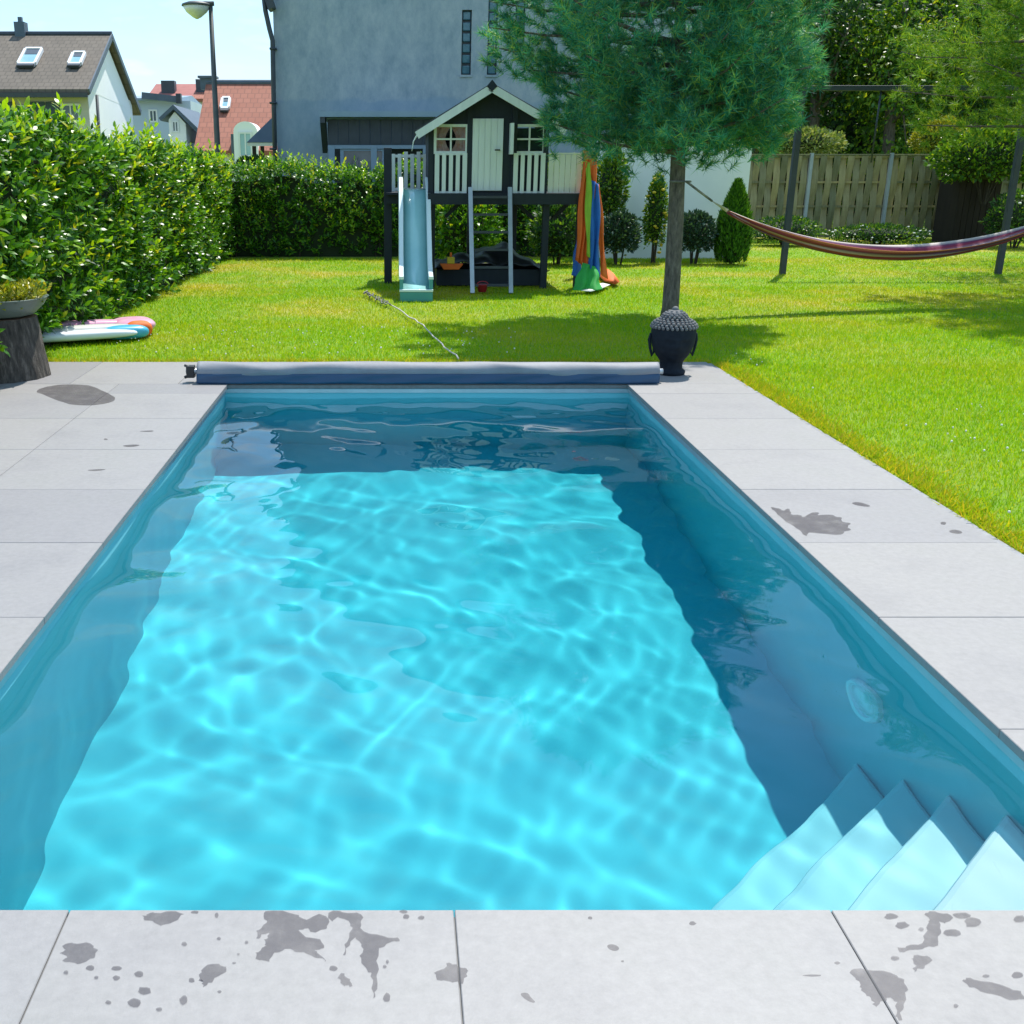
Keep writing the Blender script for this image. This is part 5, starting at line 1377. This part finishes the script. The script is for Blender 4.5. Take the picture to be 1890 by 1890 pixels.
# --- inflatables on the grass
def pillow(c, sx1, sy1, sz1, mat_, name, parent, rot=0, pw_=.55):
    vs, fs = [], []; n1, n2 = 14, 20
    for i in range(n1 + 1):
        ph2 = -math.pi / 2 + math.pi * i / n1
        for k in range(n2):
            th = 2 * math.pi * k / n2
            f_ = lambda q, e: math.copysign(abs(q) ** e, q)
            x = f_(math.cos(th), pw_) * f_(math.cos(ph2), .7) * sx1; y = f_(math.sin(th), pw_) * f_(math.cos(ph2), .7) * sy1; z = f_(math.sin(ph2), .8) * sz1
            vs.append((c[0] + x * math.cos(rot) - y * math.sin(rot), c[1] + x * math.sin(rot) + y * math.cos(rot), c[2] + z))
    for i in range(n1):
        for k in range(n2): fs.append((i * n2 + k, i * n2 + (k + 1) % n2, (i + 1) * n2 + (k + 1) % n2, (i + 1) * n2 + k))
    return MB().add(vs, fs).build(name, mat_, parent, True)
ia = gr(150, 632); am = thing('air_mattress', (ia.x - .2, ia.y + .1, 0), 'white inflatable mattress with colourful end beside the log', 'inflatable')
ro2 = R(24)
ex, ey = Vector((math.cos(ro2), math.sin(ro2), 0)), Vector((-math.sin(ro2), math.cos(ro2), 0))
mc = gr(120, 628); mc = Vector((mc.x - .05, mc.y + .12, .07))
for i in range(5):
    p = mc + ey * ((i - 2) * .175); pillow(p + ex * (.05 * math.sin(i * 2.3)) + Vector((0, 0, .012 * (i % 2))), .64, .095, .045 + .012 * (i % 2), M[('plastic_white', 'plastic_grey', 'plastic_white', 'plastic_pink', 'plastic_grey')[i]], 'air_tube', am, ro2, .35)
e0 = mc + ex * .70
pillow(e0 + ey * .16 + Vector((0, 0, .01)), .20, .24, .06, M['plastic_pink'], 'headrest', am, ro2, .6)
pillow(e0 - ey * .13 + Vector((0, 0, .0)), .12, .10, .075, M['orange'], 'headrest_patch', am, ro2, .6)
pillow(e0 - ey * .28 - ex * .16 + Vector((0, 0, -.005)), .22, .10, .065, M['plastic_blue'], 'headrest_patch', am, ro2, .6)
iw = gr(112, 607); wi = thing('inflatable_cushion', (iw.x, iw.y + .3, 0), 'clear white inflatable seat cushion behind the log', 'inflatable')
pillow((iw.x - .02, iw.y + .42, .13), .20, .17, .12, M['plastic_white'], 'seat', wi, .2, .4)
pillow((iw.x + .0, iw.y + .58, .24), .20, .07, .12, M['plastic_grey'], 'backrest', wi, .2, .4)

# ================================================================== WET PATCHES ON THE SLABS
def smooth_poly(pts, it=2):
    for _ in range(it):
        q = []
        for i in range(len(pts)):
            a, b_ = Vector(pts[i]), Vector(pts[(i + 1) % len(pts)]); q += [a * .75 + b_ * .25, a * .25 + b_ * .75]
        pts = q
    return pts
def splash(label, blobs, drops=(), jitter=2.0):
    cen = gr(*blobs[0][0]); root = thing('wet_patch', (cen.x, cen.y, 0), label, 'wet patch', 'wet patches on the slabs')
    cnt = [0]
    def film(name, pts):
        cnt[0] += 1; zz = .0009 + .00008 * cnt[0]; bm = bmesh.new()
        bm.faces.new([bm.verts.new((p.x - cen.x, p.y - cen.y, zz)) for p in pts])
        bmesh.ops.triangulate(bm, faces=bm.faces[:])
        for f in bm.faces:
            f.normal_update()
            if f.normal.z < 0: f.normal_flip()
        me = bpy.data.meshes.new(name); bm.to_mesh(me); bm.free(); link_mesh(name, me, M['wet'], root)
    for bl in blobs:
        pl = [(u + random.uniform(-jitter, jitter), v + random.uniform(-jitter, jitter) * .5) for u, v in bl]
        g_ = [gr(p[0], p[1]) for p in smooth_poly([(u, v, 0) for u, v in pl], 2)]
        if jitter: g_ = [Vector((p.x + .0025 * math.sin(i * 2.1), p.y + .003 * math.sin(i * 1.3 + 1), 0)) for i, p in enumerate(g_)]
        film('film', g_)
    for u, v, w, h in drops:
        k = 11; film('drop', [gr(u + w * math.cos(6.283 * i / k) * random.uniform(.75, 1.1), v + h * math.sin(6.283 * i / k) * random.uniform(.75, 1.1)) for i in range(k)])
    return root
splash('large ragged splash with drips in front of the pool',
       [[(478, 1683), (545, 1683), (560, 1700), (590, 1686), (606, 1694), (605, 1716), (575, 1722), (560, 1712), (548, 1722), (600, 1738), (597, 1756), (575, 1752), (608, 1778), (585, 1766), (556, 1758), (530, 1752), (505, 1758), (496, 1778), (474, 1770), (470, 1758), (492, 1746), (486, 1738), (500, 1726), (488, 1722), (474, 1736), (472, 1716), (498, 1704)],
        [(600, 1683), (640, 1683), (672, 1688), (662, 1712), (690, 1728), (736, 1731), (740, 1737), (712, 1742), (697, 1758), (697, 1795), (692, 1840), (688, 1844), (689, 1800), (680, 1796), (660, 1770), (672, 1752), (656, 1728), (642, 1744), (634, 1768), (636, 1740), (652, 1712), (640, 1700), (624, 1690), (610, 1704)],
        [(622, 1796), (640, 1800), (652, 1820), (640, 1822), (628, 1815)]],
       [(615, 1788, 8, 6), (714, 1842, 7, 9), (750, 1692, 7, 5), (778, 1694, 7, 4), (745, 1683, 8, 3), (404, 1733, 4, 3), (455, 1740, 4, 3), (340, 1743, 6, 4), (440, 1762, 3, 2), (710, 1785, 4, 3), (715, 1776, 3, 4)])
splash('dark wet half-round at the pool edge left of the big splash', [[(285, 1683), (345, 1683), (330, 1695), (304, 1711), (286, 1704), (262, 1694), (270, 1688)]], [(360, 1684, 8, 3), (400, 1690, 4, 5)])
splash('feathered wet oval with a trail of round drops at bottom left',
       [[(112, 1745), (140, 1739), (172, 1742), (183, 1758), (168, 1774), (140, 1780), (112, 1774), (128, 1766), (108, 1760), (122, 1754)]],
       [(166, 1787, 9, 5), (215, 1788, 11, 5), (215, 1806, 7, 5), (256, 1799, 9, 6), (267, 1829, 13, 8), (249, 1852, 14, 9), (200, 1851, 6, 4), (294, 1864, 6, 4), (339, 1847, 8, 9), (122, 1796, 5, 4), (178, 1805, 4, 3)])
splash('small ragged wet star in front of the pool', [[(380, 1782), (416, 1781), (418, 1792), (400, 1806), (384, 1816), (374, 1824), (376, 1808), (364, 1812), (372, 1796)]], [(354, 1810, 6, 5), (405, 1831, 4, 3), (432, 1778, 4, 2)])
splash('leaf-shaped wet spot on the joint at bottom centre', [[(800, 1798), (820, 1788), (830, 1776), (842, 1784), (862, 1788), (864, 1802), (850, 1818), (838, 1812), (815, 1812)]])
splash('single oval wet drop right of the bottom centre joint', [[(1120, 1744), (1134, 1743), (1145, 1751), (1136, 1757), (1122, 1752)]], [(1278, 1705, 7, 4), (1089, 1695, 5, 3), (1149, 1775, 3, 2)], 0)
splash('tailed wet drop near the bottom edge', [[(958, 1834), (974, 1832), (980, 1842), (989, 1850), (984, 1852), (970, 1846)]], (), 0)
splash('fan-shaped wet patch crossing the slanted joint at bottom right', [[(1564, 1792), (1602, 1788), (1650, 1798), (1672, 1812), (1672, 1836), (1664, 1862), (1662, 1886), (1652, 1874), (1656, 1848), (1640, 1842), (1626, 1850), (1612, 1862), (1612, 1846), (1600, 1838), (1590, 1826), (1588, 1812)]], [(1545, 1778, 6, 3), (1500, 1801, 18, 2)])
splash('branching wet splash at the pool edge on the right', [[(1706, 1683), (1735, 1683), (1760, 1690), (1750, 1706), (1734, 1700), (1738, 1720), (1728, 1750), (1706, 1748), (1668, 1760), (1652, 1750), (1680, 1746), (1704, 1740), (1708, 1712), (1716, 1700)], [(1678, 1768), (1700, 1762), (1720, 1770), (1712, 1782), (1696, 1790), (1686, 1796), (1692, 1778)]], [(1645, 1692, 13, 6), (1665, 1708, 13, 7), (1758, 1722, 18, 7), (1795, 1703, 16, 10), (1775, 1690, 18, 6), (1652, 1769, 8, 5), (1882, 1697, 12, 7), (1700, 1716, 5, 4)])
splash('long wet smear at the right bottom edge', [[(1774, 1808), (1800, 1806), (1860, 1822), (1889, 1832), (1889, 1848), (1850, 1842), (1812, 1830), (1786, 1822)]], [(1878, 1800, 12, 7), (1764, 1857, 5, 4), (1820, 1802, 8, 3)])
splash('spiky wet patch on the slabs right of the pool', [[(1462, 952), (1478, 950), (1480, 955), (1500, 945), (1512, 946), (1506, 952), (1530, 948), (1545, 954), (1556, 955), (1552, 964), (1574, 966), (1562, 972), (1574, 979), (1556, 982), (1557, 988), (1520, 986), (1492, 982), (1488, 992), (1474, 976), (1450, 962), (1430, 944), (1420, 936), (1436, 938), (1448, 944), (1456, 938), (1460, 944)]])
splash('two short wet streaks near the lawn edge right of the pool', [[(1570, 928), (1584, 926), (1607, 933), (1604, 936), (1580, 933)], [(1750, 980), (1762, 977), (1778, 982), (1772, 986), (1756, 984)]], [(1741, 966, 6, 3)], 0)
splash('shallow puddle beside the log on the left slabs', [[(62, 722), (90, 712), (130, 709), (168, 711), (190, 722), (214, 733), (210, 742), (180, 748), (140, 749), (112, 742), (84, 730)]], (), .5)
splash('faint wet streaks on the left slabs near the pool', [[(250, 796), (286, 794), (280, 798)], [(222, 823), (246, 820), (262, 822), (240, 826)], [(156, 868), (180, 866), (200, 866), (178, 870)]], [(195, 811, 4, 1.5)], 0)
